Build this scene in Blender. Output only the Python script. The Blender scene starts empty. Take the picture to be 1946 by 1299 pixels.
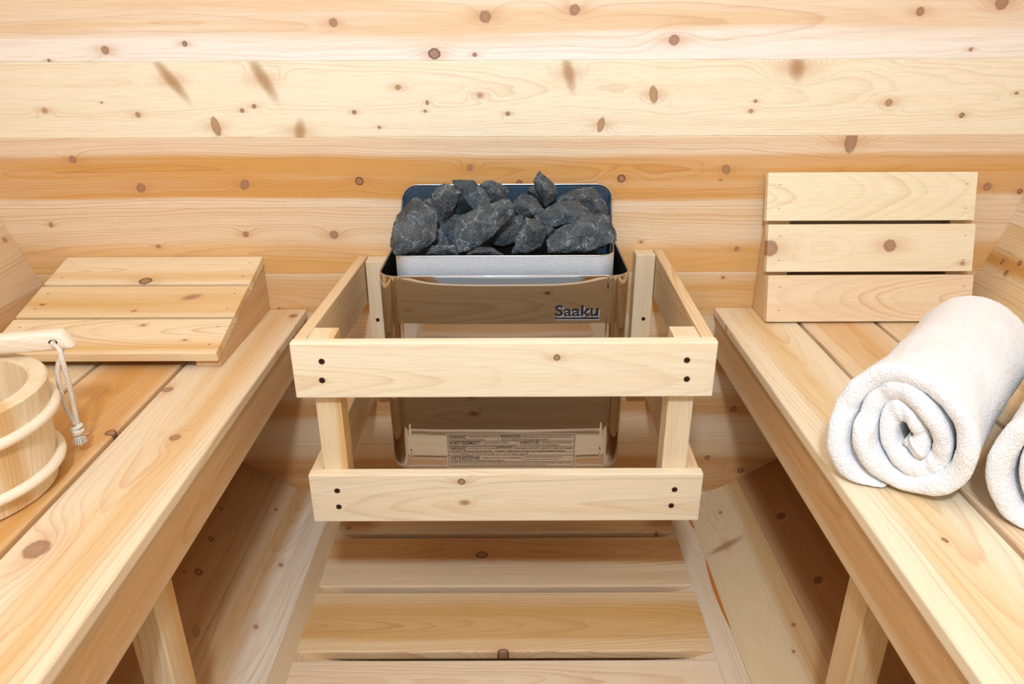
import bpy, bmesh, math, random
from mathutils import Vector, Matrix, noise
random.seed(7)
PI = math.pi
# ------------------------------------------------------------------ camera, world, lights, exposure
ZC = 1.025                                   # camera height above the floor slats (m); wall at y = 0
SC = bpy.context.scene
COL = SC.collection
cam_d = bpy.data.cameras.new('camera'); cam = bpy.data.objects.new('camera', cam_d); COL.objects.link(cam)
cam_d.sensor_width = 36.0; cam_d.lens = 36.0 * 1385.08 / 1946.0
cam_d.clip_start = 0.02; cam_d.clip_end = 50
pit, yaw, rol = 0.41168, 0.00049, -0.00392
F = Vector((-math.sin(yaw) * math.cos(pit), math.cos(yaw) * math.cos(pit), -math.sin(pit)))
R = F.cross(Vector((0, 0, 1))).normalized(); U = R.cross(F)
c_, s_ = math.cos(rol), math.sin(rol)
R2 = c_ * R + s_ * U; U2 = -s_ * R + c_ * U
M = Matrix((R2, U2, -F)).transposed().to_4x4(); M.translation = Vector((0.02311, -1.40, ZC))
cam.matrix_world = M
SC.camera = cam
w = bpy.data.worlds.new('daylight'); SC.world = w; w.use_nodes = True
bg = w.node_tree.nodes['Background']; bg.inputs[0].default_value = (0.80, 0.91, 1.0, 1); bg.inputs[1].default_value = 0.5

def area(name, loc, target, size, power, col, sy=None):
    l = bpy.data.lights.new(name, 'AREA'); l.energy = power; l.color = col
    l.shape = 'RECTANGLE' if sy else 'DISK'; l.size = size
    if sy: l.size_y = sy
    o = bpy.data.objects.new(name, l); COL.objects.link(o); o.location = loc
    o.rotation_euler = (Vector(target) - Vector(loc)).to_track_quat('-Z', 'Y').to_euler()
    return o
area('ceiling_lamp', (-0.02, -1.80, ZC + 0.84), (0.0, -0.10, ZC - 0.15), 0.15, 22.3, (0.725, 0.855, 1.0))
area('ceiling_bounce', (0.0, -1.15, ZC + 0.86), (0.0, -1.0, ZC - 1.0), 0.9, 9.5, (0.74, 0.855, 1.0), 1.3)
area('front_fill', (0.0, -2.30, ZC + 0.0), (0.0, 0.0, ZC - 0.2), 0.62, 2.0, (0.78, 0.88, 1.0), 1.4)  # soft fill added from the front, an unseen helper light
SC.view_settings.view_transform = 'Standard'; SC.view_settings.look = 'None'
SC.view_settings.exposure = 0.0; SC.view_settings.gamma = 1.0; SC.view_settings.use_curve_mapping = False

# ------------------------------------------------------------------ helpers
def lin(h):
    r = []
    for v in h:
        v /= 255.0; r.append(v / 12.92 if v <= 0.04045 else ((v + 0.055) / 1.055) ** 2.4)
    return (r[0], r[1], r[2], 1)
def H(p): return Vector((p[0], p[1], p[2] + ZC))       # z given relative to camera height

class NT:
    def __init__(s, nt): s.nt = nt; s.n = nt.nodes; s.l = nt.links
    def new(s, t, **k):
        n = s.n.new(t)
        for a, b in k.items(): setattr(n, a, b)
        return n
    def put(s, sock, v):
        if isinstance(v, bpy.types.NodeSocket): s.l.new(v, sock)
        else: sock.default_value = v
    def m(s, op, a, b=0.0, c=0.0, clamp=False):
        n = s.new('ShaderNodeMath', operation=op); n.use_clamp = clamp
        s.put(n.inputs[0], a); s.put(n.inputs[1], b); s.put(n.inputs[2], c); return n.outputs[0]
    def ss(s, a, b, v):                                  # smoothstep
        n = s.new('ShaderNodeMapRange', interpolation_type='SMOOTHSTEP')
        s.put(n.inputs[0], v); s.put(n.inputs[1], a); s.put(n.inputs[2], b); return n.outputs[0]
    def noise(s, vec, scale=1.0, detail=2.0, rough=0.5, dist=0.0):
        n = s.new('ShaderNodeTexNoise'); s.put(n.inputs['Vector'], vec)
        n.inputs['Scale'].default_value = scale; n.inputs['Detail'].default_value = detail
        n.inputs['Roughness'].default_value = rough; n.inputs['Distortion'].default_value = dist
        return n.outputs[0]
    def comb(s, x, y, z=0.0):
        n = s.new('ShaderNodeCombineXYZ'); s.put(n.inputs[0], x); s.put(n.inputs[1], y); s.put(n.inputs[2], z); return n.outputs[0]
    def mix(s, f, a, b, mode='MIX'):
        n = s.new('ShaderNodeMix', data_type='RGBA', blend_type=mode)
        s.put(n.inputs[0], f); s.put(n.inputs[6], a); s.put(n.inputs[7], b); return n.outputs[2]

# one knot: pushes the growth rings aside and adds its own disc (node group)
def make_knot_group():
    g = bpy.data.node_groups.new('knot', 'ShaderNodeTree'); I = g.interface
    for nm in ('X', 'Y', 'KX', 'KY', 'Rad', 'Cos', 'Sin', 'Aspect', 'Wob', 'Warp', 'Mask', 'Rim', 'Halo', 'Pale', 'Soft'):
        I.new_socket(name=nm, in_out='INPUT', socket_type='NodeSocketFloat')
    for nm in ('Warp', 'Mask', 'Rim', 'Halo'):
        I.new_socket(name=nm, in_out='OUTPUT', socket_type='NodeSocketFloat')
    t = NT(g); gi = t.new('NodeGroupInput').outputs; go = t.new('NodeGroupOutput').inputs
    dx = t.m('SUBTRACT', gi['X'], gi['KX']); dy = t.m('SUBTRACT', gi['Y'], gi['KY'])
    rx = t.m('DIVIDE', t.m('ADD', t.m('MULTIPLY', dx, gi['Cos']), t.m('MULTIPLY', dy, gi['Sin'])), t.m('MULTIPLY', gi['Rad'], gi['Aspect']))
    ry = t.m('DIVIDE', t.m('SUBTRACT', t.m('MULTIPLY', dy, gi['Cos']), t.m('MULTIPLY', dx, gi['Sin'])), gi['Rad'])
    d = t.m('SQRT', t.m('ADD', t.m('MULTIPLY', rx, rx), t.m('MULTIPLY', ry, ry)))
    d = t.m('ADD', d, gi['Wob'])
    mask = t.ss(t.m('ADD', 1.06, gi['Soft']), t.m('SUBTRACT', 0.94, gi['Soft']), d)
    rim = t.m('MULTIPLY', t.ss(0.35, 0.98, d), mask)
    ex = t.m('DIVIDE', dx, t.m('MULTIPLY', gi['Rad'], 4.2)); ey = t.m('DIVIDE', dy, t.m('MULTIPLY', gi['Rad'], 2.0))
    e2 = t.m('ADD', t.m('MULTIPLY', ex, ex), t.m('MULTIPLY', ey, ey))
    gs = t.m('EXPONENT', t.m('MULTIPLY', e2, -1.0))
    t.put(go['Warp'], t.m('ADD', gi['Warp'], t.m('MULTIPLY', gs, t.m('MULTIPLY', gi['Rad'], 1.9))))
    t.put(go['Mask'], t.m('MAXIMUM', gi['Mask'], mask))
    t.put(go['Rim'], t.m('MAXIMUM', gi['Rim'], t.m('ADD', rim, t.m('MULTIPLY', gi['Pale'], mask))))
    hx = t.m('DIVIDE', dx, t.m('MULTIPLY', gi['Rad'], 3.0)); hy = t.m('DIVIDE', dy, t.m('MULTIPLY', gi['Rad'], 1.25))
    hg = t.m('EXPONENT', t.m('MULTIPLY', t.m('ADD', t.m('MULTIPLY', hx, hx), t.m('MULTIPLY', hy, hy)), -1.0))
    t.put(go['Halo'], t.m('MAXIMUM', gi['Halo'], hg))
    return g
KNOT = make_knot_group()

MATS = {}
def wood(name, sap, heart, hc=0.0, hw=0.0, soft=0.012, freq=170, rs=0.55, w0=0.0, h0=0.03, slope=0.012,
         knots=(), rand=0.0, streak=0.5, line=(186, 118, 58), kcol=(164, 124, 96), scol=(196, 146, 92), rough=0.55, pinch=0.0, grey=0.0):
    """Softwood cut from a log: growth rings are cylinders about a pith line, so faces, edges and
    ends agree.  wc = board coordinates in metres (x along, y across, z through)."""
    if name in MATS: return MATS[name]
    dsat = lambda c: (c[0], c[0] - (c[0] - c[1]) * 0.74, c[0] - (c[0] - c[2]) * 0.84)
    sap = dsat(sap); heart = (heart[0], heart[0] - (heart[0] - heart[1]) * 0.86, heart[0] - (heart[0] - heart[2]) * 0.98)
    mt = bpy.data.materials.new(name); mt.use_nodes = True; MATS[name] = mt
    t = NT(mt.node_tree); t.n.clear()
    out = t.new('ShaderNodeOutputMaterial'); bs = t.new('ShaderNodeBsdfPrincipled'); t.l.new(bs.outputs[0], out.inputs[0])
    at = t.new('ShaderNodeAttribute', attribute_name='wc').outputs['Vector']
    sd = t.new('ShaderNodeAttribute', attribute_name='ws').outputs['Vector']
    sp = t.new('ShaderNodeSeparateXYZ'); t.l.new(at, sp.inputs[0]); X, Y, Z = sp.outputs[:3]
    sq = t.new('ShaderNodeSeparateXYZ'); t.l.new(sd, sq.inputs[0]); S, T1, T2 = sq.outputs[:3]
    Xs = t.m('ADD', X, t.m('MULTIPLY', S, 31.0))
    big = t.noise(t.comb(t.m('MULTIPLY', Xs, 1.3), t.m('MULTIPLY', Y, 5.0), S), 1.0, 3.0, 0.5)
    slow = t.noise(t.comb(t.m('MULTIPLY', Xs, 1.1), S, 3.0), 1.6, 2.0, 0.5)
    wobn = t.m('MULTIPLY', t.m('SUBTRACT', t.noise(t.comb(X, Y, S), 190.0, 2.0), 0.5), 0.4)
    warp = mask = rim = halo = 0.0
    def knot(kx, ky, rad, asp, typ, ang, chain):
        n = t.new('ShaderNodeGroup'); n.node_tree = KNOT; i = n.inputs
        a = math.radians(ang)
        for nm, v in (('X', X), ('Y', Y), ('KX', kx), ('KY', ky), ('Rad', rad), ('Cos', math.cos(a)), ('Sin', math.sin(a)),
                      ('Aspect', asp), ('Wob', wobn), ('Warp', chain[0]), ('Mask', chain[1]), ('Rim', chain[2]), ('Halo', chain[3]),
                      ('Pale', {0: 0.45, 1: -0.9, 2: 0.0, 3: -0.9}[typ]), ('Soft', {0: 0.03, 1: 0.05, 2: 0.10, 3: 0.6}[typ])):
            t.put(i[nm], v)
        return n.outputs[0], n.outputs[1], n.outputs[2], n.outputs[3]
    ch = (0.0, 0.0, 0.0, 0.0)
    for (kx, ky, rad, asp, typ, ang) in knots: ch = knot(kx, ky, rad, asp, typ, ang, ch)
    if rand > 0:
        v = t.new('ShaderNodeTexVoronoi', voronoi_dimensions='2D'); v.inputs['Scale'].default_value = 1.0
        v.inputs['Randomness'].default_value = 0.7
        t.put(v.inputs['Vector'], t.comb(t.m('MULTIPLY', Xs, 4.5), t.m('ADD', t.m('MULTIPLY', Y, 9.0), t.m('MULTIPLY', S, 17.0))))
        pc = t.new('ShaderNodeSeparateXYZ'); t.l.new(v.outputs['Position'], pc.inputs[0])
        cc = t.new('ShaderNodeSeparateColor'); t.l.new(v.outputs['Color'], cc.inputs[0])
        kx = t.m('DIVIDE', pc.outputs[0], 4.5); ky = t.m('DIVIDE', t.m('SUBTRACT', pc.outputs[1], t.m('MULTIPLY', S, 17.0)), 9.0)
        kx = t.m('SUBTRACT', kx, t.m('MULTIPLY', S, 31.0))
        rad = t.m('MULTIPLY', t.ss(1.0 - rand, 1.0, cc.outputs[0]), 0.0075)
        rad = t.m('MAXIMUM', rad, 0.00001)
        n = t.new('ShaderNodeGroup'); n.node_tree = KNOT; i = n.inputs
        for nm, vv in (('X', X), ('Y', Y), ('KX', kx), ('KY', ky), ('Rad', rad), ('Cos', 1.0), ('Sin', 0.0), ('Aspect', 1.1), ('Wob', wobn),
                       ('Warp', ch[0]), ('Mask', ch[1]), ('Rim', ch[2]), ('Halo', ch[3]), ('Pale', 0.0), ('Soft', 0.08)): t.put(i[nm], vv)
        ch = tuple(n.outputs[k] for k in range(4))
    warp, mask, rim, halo = ch
    yy = t.m('ADD', t.m('SUBTRACT', Y, w0), t.m('ADD', t.m('MULTIPLY', t.m('SUBTRACT', slow, 0.5), 0.05), t.m('MULTIPLY', T1, 0.03)))
    hh = t.m('ADD', t.m('ADD', h0, t.m('MULTIPLY', T2, 0.02)), t.m('ADD', t.m('MULTIPLY', X, slope), t.m('MULTIPLY', t.m('SUBTRACT', big, 0.5), 0.05)))
    zz = t.m('ADD', Z, hh)
    r = t.m('SQRT', t.m('ADD', t.m('MULTIPLY', yy, yy), t.m('MULTIPLY', zz, zz)))
    fine = t.noise(t.comb(t.m('MULTIPLY', Xs, 6.0), t.m('MULTIPLY', Y, 60.0), t.m('MULTIPLY', Z, 60.0)), 1.0, 2.0)
    r = t.m('ADD', t.m('ADD', r, warp), t.m('MULTIPLY', fine, 0.004))
    ph = t.m('MULTIPLY', r, freq)
    ph = t.m('ADD', ph, t.m('MULTIPLY', t.noise(t.comb(r, S, 0.0), 55.0, 1.0), 2.2))
    fr = t.m('FRACT', ph)
    ring = t.m('MULTIPLY', t.m('POWER', fr, 3.6), t.ss(1.0, 0.88, fr))
    var = t.noise(t.comb(t.m('MULTIPLY', ph, 0.37), t.m('MULTIPLY', Xs, 0.8), S), 1.0, 1.0)
    ring = t.m('MULTIPLY', ring, t.ss(0.3, 0.7, var))
    # heartwood band
    st = t.noise(t.comb(t.m('MULTIPLY', Xs, 0.9), t.m('MULTIPLY', Y, 28.0), t.m('MULTIPLY', Z, 28.0)), 1.0, 4.0, 0.55)
    bd = t.m('ABSOLUTE', t.m('SUBTRACT', t.m('ADD', Y, t.m('ADD', t.m('MULTIPLY', t.m('SUBTRACT', slow, 0.5), 0.03), t.m('MULTIPLY', t.m('SUBTRACT', st, 0.5), 0.028))), hc))
    band = t.ss(hw / 2 + soft, hw / 2 - soft, bd) if hw > 0 else 0.0
    st2 = t.ss(0.38, 0.72, st)
    hm = t.m('ADD', band, t.m('MULTIPLY', t.m('SUBTRACT', st2, 0.5 if hw > 0 else 0.25), streak), clamp=True)
    colr = t.mix(hm, lin(sap), lin(heart))
    lc = lin(line)
    colr = t.mix(t.m('MULTIPLY', ring, min(1.0, rs * 1.9)), colr, t.mix(0.72, colr, lc))
    fib = t.noise(t.comb(t.m('MULTIPLY', Xs, 14.0), t.m('MULTIPLY', Y, 900.0), t.m('MULTIPLY', Z, 900.0)), 1.0, 2.0)
    colr = t.mix(t.m('MULTIPLY', t.ss(0.62, 0.3, fib), 0.16), colr, (0.35, 0.19, 0.09, 1))
    if grey > 0:
        gr = t.noise(t.comb(t.m('MULTIPLY', Xs, 1.7), t.m('MULTIPLY', Y, 70.0), S), 1.0, 3.0)
        colr = t.mix(t.m('MULTIPLY', t.ss(0.70, 0.82, gr), grey), colr, lin((120, 105, 92)))
    colr = t.mix(t.m('MULTIPLY', halo, 0.45), colr, lin((196, 128, 66)))
    krings = t.m('FRACT', t.m('MULTIPLY', rim, 3.6))
    kc = t.mix(t.m('MULTIPLY', krings, 0.45), lin(kcol), lin((124, 88, 64)))
    kc = t.mix(t.m('MULTIPLY', t.ss(0.70, 1.25, rim), 0.95), kc, lin((58, 32, 20)))
    kc = t.mix(t.ss(-0.05, -0.5, rim), kc, lin(scol))
    colr = t.mix(t.m('MULTIPLY', mask, 0.82), colr, kc)
    t.put(bs.inputs['Base Color'], colr)
    bs.inputs['Roughness'].default_value = rough
    bs.inputs['Specular IOR Level'].default_value = 0.35
    bp = t.new('ShaderNodeBump'); bp.inputs['Strength'].default_value = 0.25; bp.inputs['Distance'].default_value = 0.0006
    t.put(bp.inputs['Height'], t.m('ADD', t.m('MULTIPLY', fib, 0.35), t.m('ADD', t.m('MULTIPLY', ring, -0.5), t.m('MULTIPLY', mask, -0.6))))
    t.l.new(bp.outputs[0], bs.inputs['Normal'])
    return mt

def plain(name, col, rough=0.5, metal=0.0, spec=0.5):
    if name in MATS: return MATS[name]
    mt = bpy.data.materials.new(name); mt.use_nodes = True; MATS[name] = mt
    b = mt.node_tree.nodes['Principled BSDF']; b.inputs['Base Color'].default_value = lin(col)
    b.inputs['Roughness'].default_value = rough; b.inputs['Metallic'].default_value = metal
    b.inputs['Specular IOR Level'].default_value = spec
    return mt

class MB:
    """collects boards / lathes / tubes into ONE mesh with wood coordinates"""
    def __init__(s):
        s.bm = bmesh.new(); s.wc = s.bm.verts.layers.float_vector.new('wc'); s.ws = s.bm.verts.layers.float_vector.new('ws'); s.mats = []
    def mi(s, m):
        if m not in s.mats: s.mats.append(m)
        return s.mats.index(m)
    def merge(s, b2, mat, M4, seed=None, off=(0, 0, 0), smooth=False):
        sd = seed if seed is not None else (random.random() * 3, random.uniform(-1, 1), random.uniform(-1, 1))
        k = s.mi(mat); vm = {}
        for v in b2.verts:
            n = s.bm.verts.new(M4 @ v.co); n[s.wc] = v.co + Vector(off); n[s.ws] = Vector(sd); vm[v] = n
        for f in b2.faces:
            try:
                nf = s.bm.faces.new([vm[v] for v in f.verts]); nf.material_index = k; nf.smooth = smooth
            except ValueError: pass
        b2.free()
    def board(s, o, X, Z, L, wd, t, mat, x0=0.0, bev=0.002, seed=None, off=(0, 0, 0), taper=1.0, cut=None, seg=2):
        """board with its visible face at local z = 0, from x = x0 to x0+L, centred on y"""
        X = Vector(X).normalized(); Z = Vector(Z).normalized(); Y = Z.cross(X).normalized(); Z = X.cross(Y)
        M4 = Matrix((X, Y, Z)).transposed().to_4x4(); M4.translation = Vector(o)
        b = bmesh.new(); bmesh.ops.create_cube(b, size=1.0)
        for v in b.verts:
            v.co = Vector((x0 + (v.co.x + 0.5) * L, v.co.y * wd, (v.co.z - 0.5) * t))
            if v.co.z < -t / 2: v.co.y *= taper
            if cut: v.co.x += cut(v.co)
        if bev > 0: bmesh.ops.bevel(b, geom=b.edges[:], offset=bev, segments=seg, profile=0.6, affect='EDGES', clamp_overlap=True)
        s.merge(b, mat, M4, seed, off)
    def build(s, name, parent=None, origin=None, smooth=None):
        me = bpy.data.meshes.new(name)
        if origin is not None:
            for v in s.bm.verts: v.co -= Vector(origin)
        bmesh.ops.recalc_face_normals(s.bm, faces=s.bm.faces[:])
        s.bm.to_mesh(me); s.bm.free()
        for m in s.mats: me.materials.append(m)
        if smooth is not None:
            for p in me.polygons: p.use_smooth = smooth
        o = bpy.data.objects.new(name, me); COL.objects.link(o)
        if origin is not None: o.location = origin
        if parent is not None: attach(o, parent)
        return o
def attach(o, parent):
    bpy.context.view_layer.update()
    o.parent = parent; o.matrix_parent_inverse = parent.matrix_world.inverted()
def tag(o, label=None, cat=None, group=None, kind=None):
    for k, v in (('label', label), ('category', cat), ('group', group), ('kind', kind)):
        if v: o[k] = v
    return o
def thing(name, loc, label, cat, group=None):
    o = bpy.data.objects.new(name, None); COL.objects.link(o); o.location = loc; o.empty_display_size = 0.05
    bpy.context.view_layer.update()
    return tag(o, label, cat, group)

def tube(path, rad, seg=12, closed=False, caps=True):
    """bmesh tube through points (parallel transport)"""
    b = bmesh.new(); P = [Vector(p) for p in path]; n = len(P); rings = []
    T = []
    for i in range(n):
        a = P[(i - 1) % n] if (closed or i > 0) else P[i]; c = P[(i + 1) % n] if (closed or i < n - 1) else P[i]
        T.append((c - a).normalized())
    N = T[0].orthogonal().normalized()
    for i in range(n):
        N = (N - T[i] * N.dot(T[i])).normalized(); B = T[i].cross(N)
        rr = rad(i / (n - 1)) if callable(rad) else rad
        rings.append([b.verts.new(P[i] + (N * math.cos(2 * PI * k / seg) + B * math.sin(2 * PI * k / seg)) * rr) for k in range(seg)])
    for i in range(n if closed else n - 1):
        A, Bq = rings[i], rings[(i + 1) % n]
        for k in range(seg): b.faces.new((A[k], A[(k + 1) % seg], Bq[(k + 1) % seg], Bq[k]))
    if caps and not closed:
        b.faces.new(rings[0][::-1]); b.faces.new(rings[-1])
    return b

# ------------------------------------------------------------------ the room: a barrel sauna
KN = {"wall0":[[-0.7008,-0.0462,0.0075,1,1,0],[-0.5573,-0.0363,0.0047,1,0,0],[-0.2901,-0.003,0.0074,1,1,0],[-0.8057,-0.0633,0.0028,1,0,0],[-0.1147,-0.0544,0.0094,1.2,0,0],[-0.0424,-0.0564,0.0038,1,0,0],[-0.0224,0.0054,0.0102,1,2,0],[0.1342,0.0158,0.0092,1,2,0],[0.3123,-0.0334,0.0093,1,2,0],[0.7396,0.0111,0.0074,1,2,0],[0.8787,0.0248,0.0119,1,2,0],[0.8434,-0.0509,0.0038,1,1,0]],
"wall1":[[-0.5932,0.0359,0.0086,4.5,3,125],[-0.4263,0.0371,0.0095,4,3,118],[-0.5257,-0.0454,0.0078,2.3,2,100],[-0.3707,-0.0555,0.0088,2.2,3,80],[-0.7279,-0.0027,0.0019,1,0,0],[-0.8355,-0.0162,0.0048,1,3,0],[-0.6658,-0.0243,0.0049,1,2,0],[-0.4727,-0.0175,0.0039,1,0,0],[-0.4493,-0.0102,0.0039,1,0,0],[-0.2667,-0.0211,0.0039,1,0,0],[-0.1834,0.0217,0.0048,1,2,0],[-0.0344,0.0076,0.0048,1,3,0],[-0.1312,-0.0049,0.0029,1.5,0,90],[-0.1358,-0.0197,0.0029,1,0,0],[0.0163,-0.0249,0.0039,1,0,0],[-0.2223,-0.0484,0.0029,1,0,0],[0.127,0.044,0.0086,3.2,3,105],[0.2827,0.0073,0.0077,2,2,100],[0.189,-0.0452,0.0068,2,2,80],[0.5379,0.0532,0.0123,1.6,3,100],[0.4706,-0.0044,0.0029,1,0,0],[0.4642,-0.0219,0.0039,1,2,0],[0.7152,-0.0081,0.0068,1,2,0],[0.8549,-0.0308,0.0049,1,0,30],[0.9454,0.0076,0.0029,1,0,0]],
"wall2":[[-0.8059,0.028,0.007,1,2,0],[-0.6879,-0.026,0.0081,1.2,2,60],[-0.4883,-0.0207,0.0081,1.3,2,60],[-0.2681,-0.0146,0.008,1,0,0],[-0.0562,0.0095,0.006,1,2,0],[0.0377,-0.0197,0.006,1,0,0],[0.2326,-0.0115,0.008,1,0,0],[0.4307,0.0047,0.008,1.2,2,120],[0.4219,-0.0152,0.002,1,0,0],[0.6584,0.0555,0.0118,1.8,2,90],[0.9356,-0.0302,0.0081,1,2,0],[1.0007,-0.0395,0.0051,1,0,0]],
"wall3":[[-0.8789,0.0356,0.0041,1.4,1,80],[-0.5008,0.0151,0.0062,1,2,0],[-0.6775,-0.0088,0.0042,1,2,0],[-0.327,0.0134,0.0083,1,2,0],[0.2782,-0.0039,0.0031,1,2,0],[0.4694,-0.0187,0.0052,1,2,0]],
"wall4":[[-0.4551,-0.0084,0.0022,1,0,0],[0.4489,0.055,0.0032,1,0,0]],
"wall5":[[-0.4853,-0.012,0.0045,1,0,0],[-0.2837,-0.0128,0.0045,1,2,0]],
"wall6":[[0.5058,0.0187,0.0069,1,0,0],[0.6244,0.0403,0.0057,1,0,0]],
"wall7":[[0.4612,0.0278,0.0059,1,0,0],[0.54,-0.0062,0.0072,1,0,0]],
"L5":[[0.1655,-0.0189,0.0043,1,0,0],[0.2514,-0.0059,0.0062,1,0,0],[0.3384,0.0045,0.0078,1,0,0],[0.2597,0.0329,0.0021,1,0,0],[0.351,-0.0171,0.0029,1,0,0],[0.4564,0.0502,0.0063,2,2,20]],
"L6":[[0.0946,-0.0463,0.0034,1,0,0],[0.242,0.0098,0.0053,1,1,0],[0.4039,0.0114,0.0047,1,1,0]],
"R6":[[0.0826,0.0009,0.0035,1,0,0],[0.1849,-0.0149,0.0080,4.5,3,100],[0.4279,0.0409,0.0037,1,0,0],[0.4788,0.0219,0.0027,1,0,0]],
"R5":[[0.1698,-0.0171,0.0097,1,2,0],[0.3596,-0.0133,0.0086,1,2,0]],
"R0":[[0.044,-0.0053,0.0031,2,0,80],[0.0865,0.0054,0.0049,1,0,0],[0.0698,-0.0202,0.004,1.5,0,80]],
"L0":[[0.0218,-0.0426,0.0051,1,3,0]]}

PALE, CREAM, PINK = (244, 226, 205), (244, 224, 190), (234, 205, 175)
HEART, TAN, ORANGE = (218, 160, 104), (222, 178, 130), (212, 150, 90)
# back wall: tongue and groove planks; k counts down from the plank at the top of the picture
wallspec = {
 0: dict(sap=(253, 243, 232), heart=(238, 204, 168), hc=0.012, hw=0.075, soft=0.03, freq=110, rs=0.32, w0=-0.01, h0=0.02, slope=0.04, streak=0.7),
 1: dict(sap=(252, 238, 208), heart=(240, 212, 164), hc=0, hw=0, freq=330, rs=0.28, w0=0.02, h0=0.09, streak=0.35, kcol=(178, 140, 98)),
 2: dict(sap=(238, 208, 176), heart=(216, 152, 88), hc=-0.008, hw=0.082, soft=0.008, freq=210, rs=0.6, w0=0.004, h0=0.018, slope=0.035, streak=0.5),
 3: dict(sap=(236, 202, 166), heart=(224, 166, 104), hc=-0.040, hw=0.070, soft=0.02, freq=170, rs=0.6, w0=-0.030, h0=0.018, slope=0.045, streak=0.6, grey=0.5),
 4: dict(sap=(232, 196, 158), heart=(218, 160, 102), hc=0.02, hw=0.08, soft=0.02, freq=200, rs=0.35, w0=0.0, h0=0.05, streak=0.7),
 5: dict(sap=(224, 186, 150), heart=(204, 146, 96), hc=0.0, hw=0.07, soft=0.03, freq=230, rs=0.3, w0=0.03, h0=0.04, streak=0.8),
 6: dict(sap=(224, 188, 152), heart=(200, 142, 92), hc=0.03, hw=0.05, soft=0.02, freq=150, rs=0.35, w0=0.02, h0=0.02, slope=0.05, streak=0.7),
 7: dict(sap=(220, 178, 136), heart=(196, 134, 82), hc=-0.01, hw=0.09, soft=0.02, freq=210, rs=0.5, w0=0.0, h0=0.03, streak=0.6),
}
Z0, DZ = -0.0609, 0.1329
BX, BZ, RB = 0.014, -0.075, 1.024
gen_mats = [wood('cedar_pale', (240, 218, 190), (222, 176, 130), hc=0.01, hw=0.05, soft=0.03, freq=190, rs=0.5, h0=0.03, rand=0.35, streak=0.7),
            wood('cedar_orange', (232, 200, 164), (210, 150, 94), hc=-0.01, hw=0.09, soft=0.02, freq=210, rs=0.55, h0=0.04, rand=0.35, streak=0.6),
            wood('cedar_cream', (240, 220, 184), (228, 190, 140), freq=260, rs=0.4, h0=0.06, w0=0.02, rand=0.35, streak=0.6)]
mb = MB()
for k in range(-8, 9):
    zc = Z0 - (k - 0.5) * DZ
    zz = max(abs(zc - DZ / 2 - BZ), 0); z2 = abs(zc + DZ / 2 - BZ); zm = min(zz, z2)
    if zm > RB + 0.02: continue
    half = math.sqrt(max((RB + 0.02) ** 2 - zm * zm, 0.02))
    if k in wallspec:
        sp = wallspec[k]; m = wood('wall_plank_%d' % k, knots=KN.get('wall%d' % k, ()), **sp); seed = (0.13 * k + 0.05, 0, 0)
    else: m = gen_mats[k % 3]; seed = None
    mb.board(H((BX, 0, zc)), (1, 0, 0), (0, -1, 0), 2 * half, DZ, 0.028, m, x0=-half, bev=0.0013, seed=seed, off=(BX, 0, 0), seg=1)
tag(mb.build('wall_back'), 'back wall of knotty horizontal softwood planks', kind='structure')

# barrel staves, one mesh for each side and one for the overhead part
def stave(mb, ang, mat, seed=None, L=2.36, wd_deg=7.2):
    c = math.radians(ang); ap = RB * math.cos(math.radians(wd_deg / 2)); wd = 2 * RB * math.sin(math.radians(wd_deg / 2))
    n = Vector((-math.cos(c), 0, -math.sin(c)))
    mb.board(H((BX + ap * math.cos(c), 0.0, BZ + ap * math.sin(c))), (0, -1, 0), n, L, wd, 0.03, mat, x0=0.0, bev=0.0010, seed=seed, taper=(RB + 0.03) / RB, seg=1)
left, right, ceil_ = MB(), MB(), MB()
st_spec = {
 'L0': dict(sap=(228, 190, 150), heart=(210, 158, 108), freq=150, rs=0.6, w0=0.05, h0=0.02, streak=0.6),
 'L1': dict(sap=(230, 196, 160), heart=(200, 140, 88), hc=-0.03, hw=0.07, freq=180, rs=0.5, h0=0.05, streak=0.6),
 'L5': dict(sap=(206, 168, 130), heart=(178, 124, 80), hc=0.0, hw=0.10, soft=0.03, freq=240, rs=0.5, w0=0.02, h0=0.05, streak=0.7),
 'L6': dict(sap=(234, 214, 190), heart=(196, 150, 108), hc=-0.036, hw=0.09, soft=0.015, freq=120, rs=0.5, w0=0.0, h0=0.02, slope=0.09, streak=0.6),
 'R0': dict(sap=(232, 196, 150), heart=(206, 146, 84), hc=0.0, hw=0.03, soft=0.02, freq=220, rs=0.5, w0=0.0, h0=0.04, streak=0.8),
 'R1': dict(sap=(228, 188, 142), heart=(208, 152, 96), freq=190, rs=0.5, w0=0.02, h0=0.04, streak=0.6),
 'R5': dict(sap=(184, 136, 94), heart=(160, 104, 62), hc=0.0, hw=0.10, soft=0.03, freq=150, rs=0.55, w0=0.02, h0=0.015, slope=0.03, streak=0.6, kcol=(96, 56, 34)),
 'R6': dict(sap=(224, 192, 148), heart=(200, 150, 98), hc=0.05, hw=0.05, soft=0.02, freq=280, rs=0.35, w0=-0.02, h0=0.05, streak=0.6, grey=0.25),
 'R7': dict(sap=(232, 206, 176), heart=(212, 168, 124), freq=190, rs=0.5, w0=0.02, h0=0.01, slope=0.02, streak=0.5),
 'L7': dict(sap=(216, 178, 136), heart=(192, 144, 98), freq=190, rs=0.5, w0=0.02, h0=0.03, streak=0.6),
}
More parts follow.
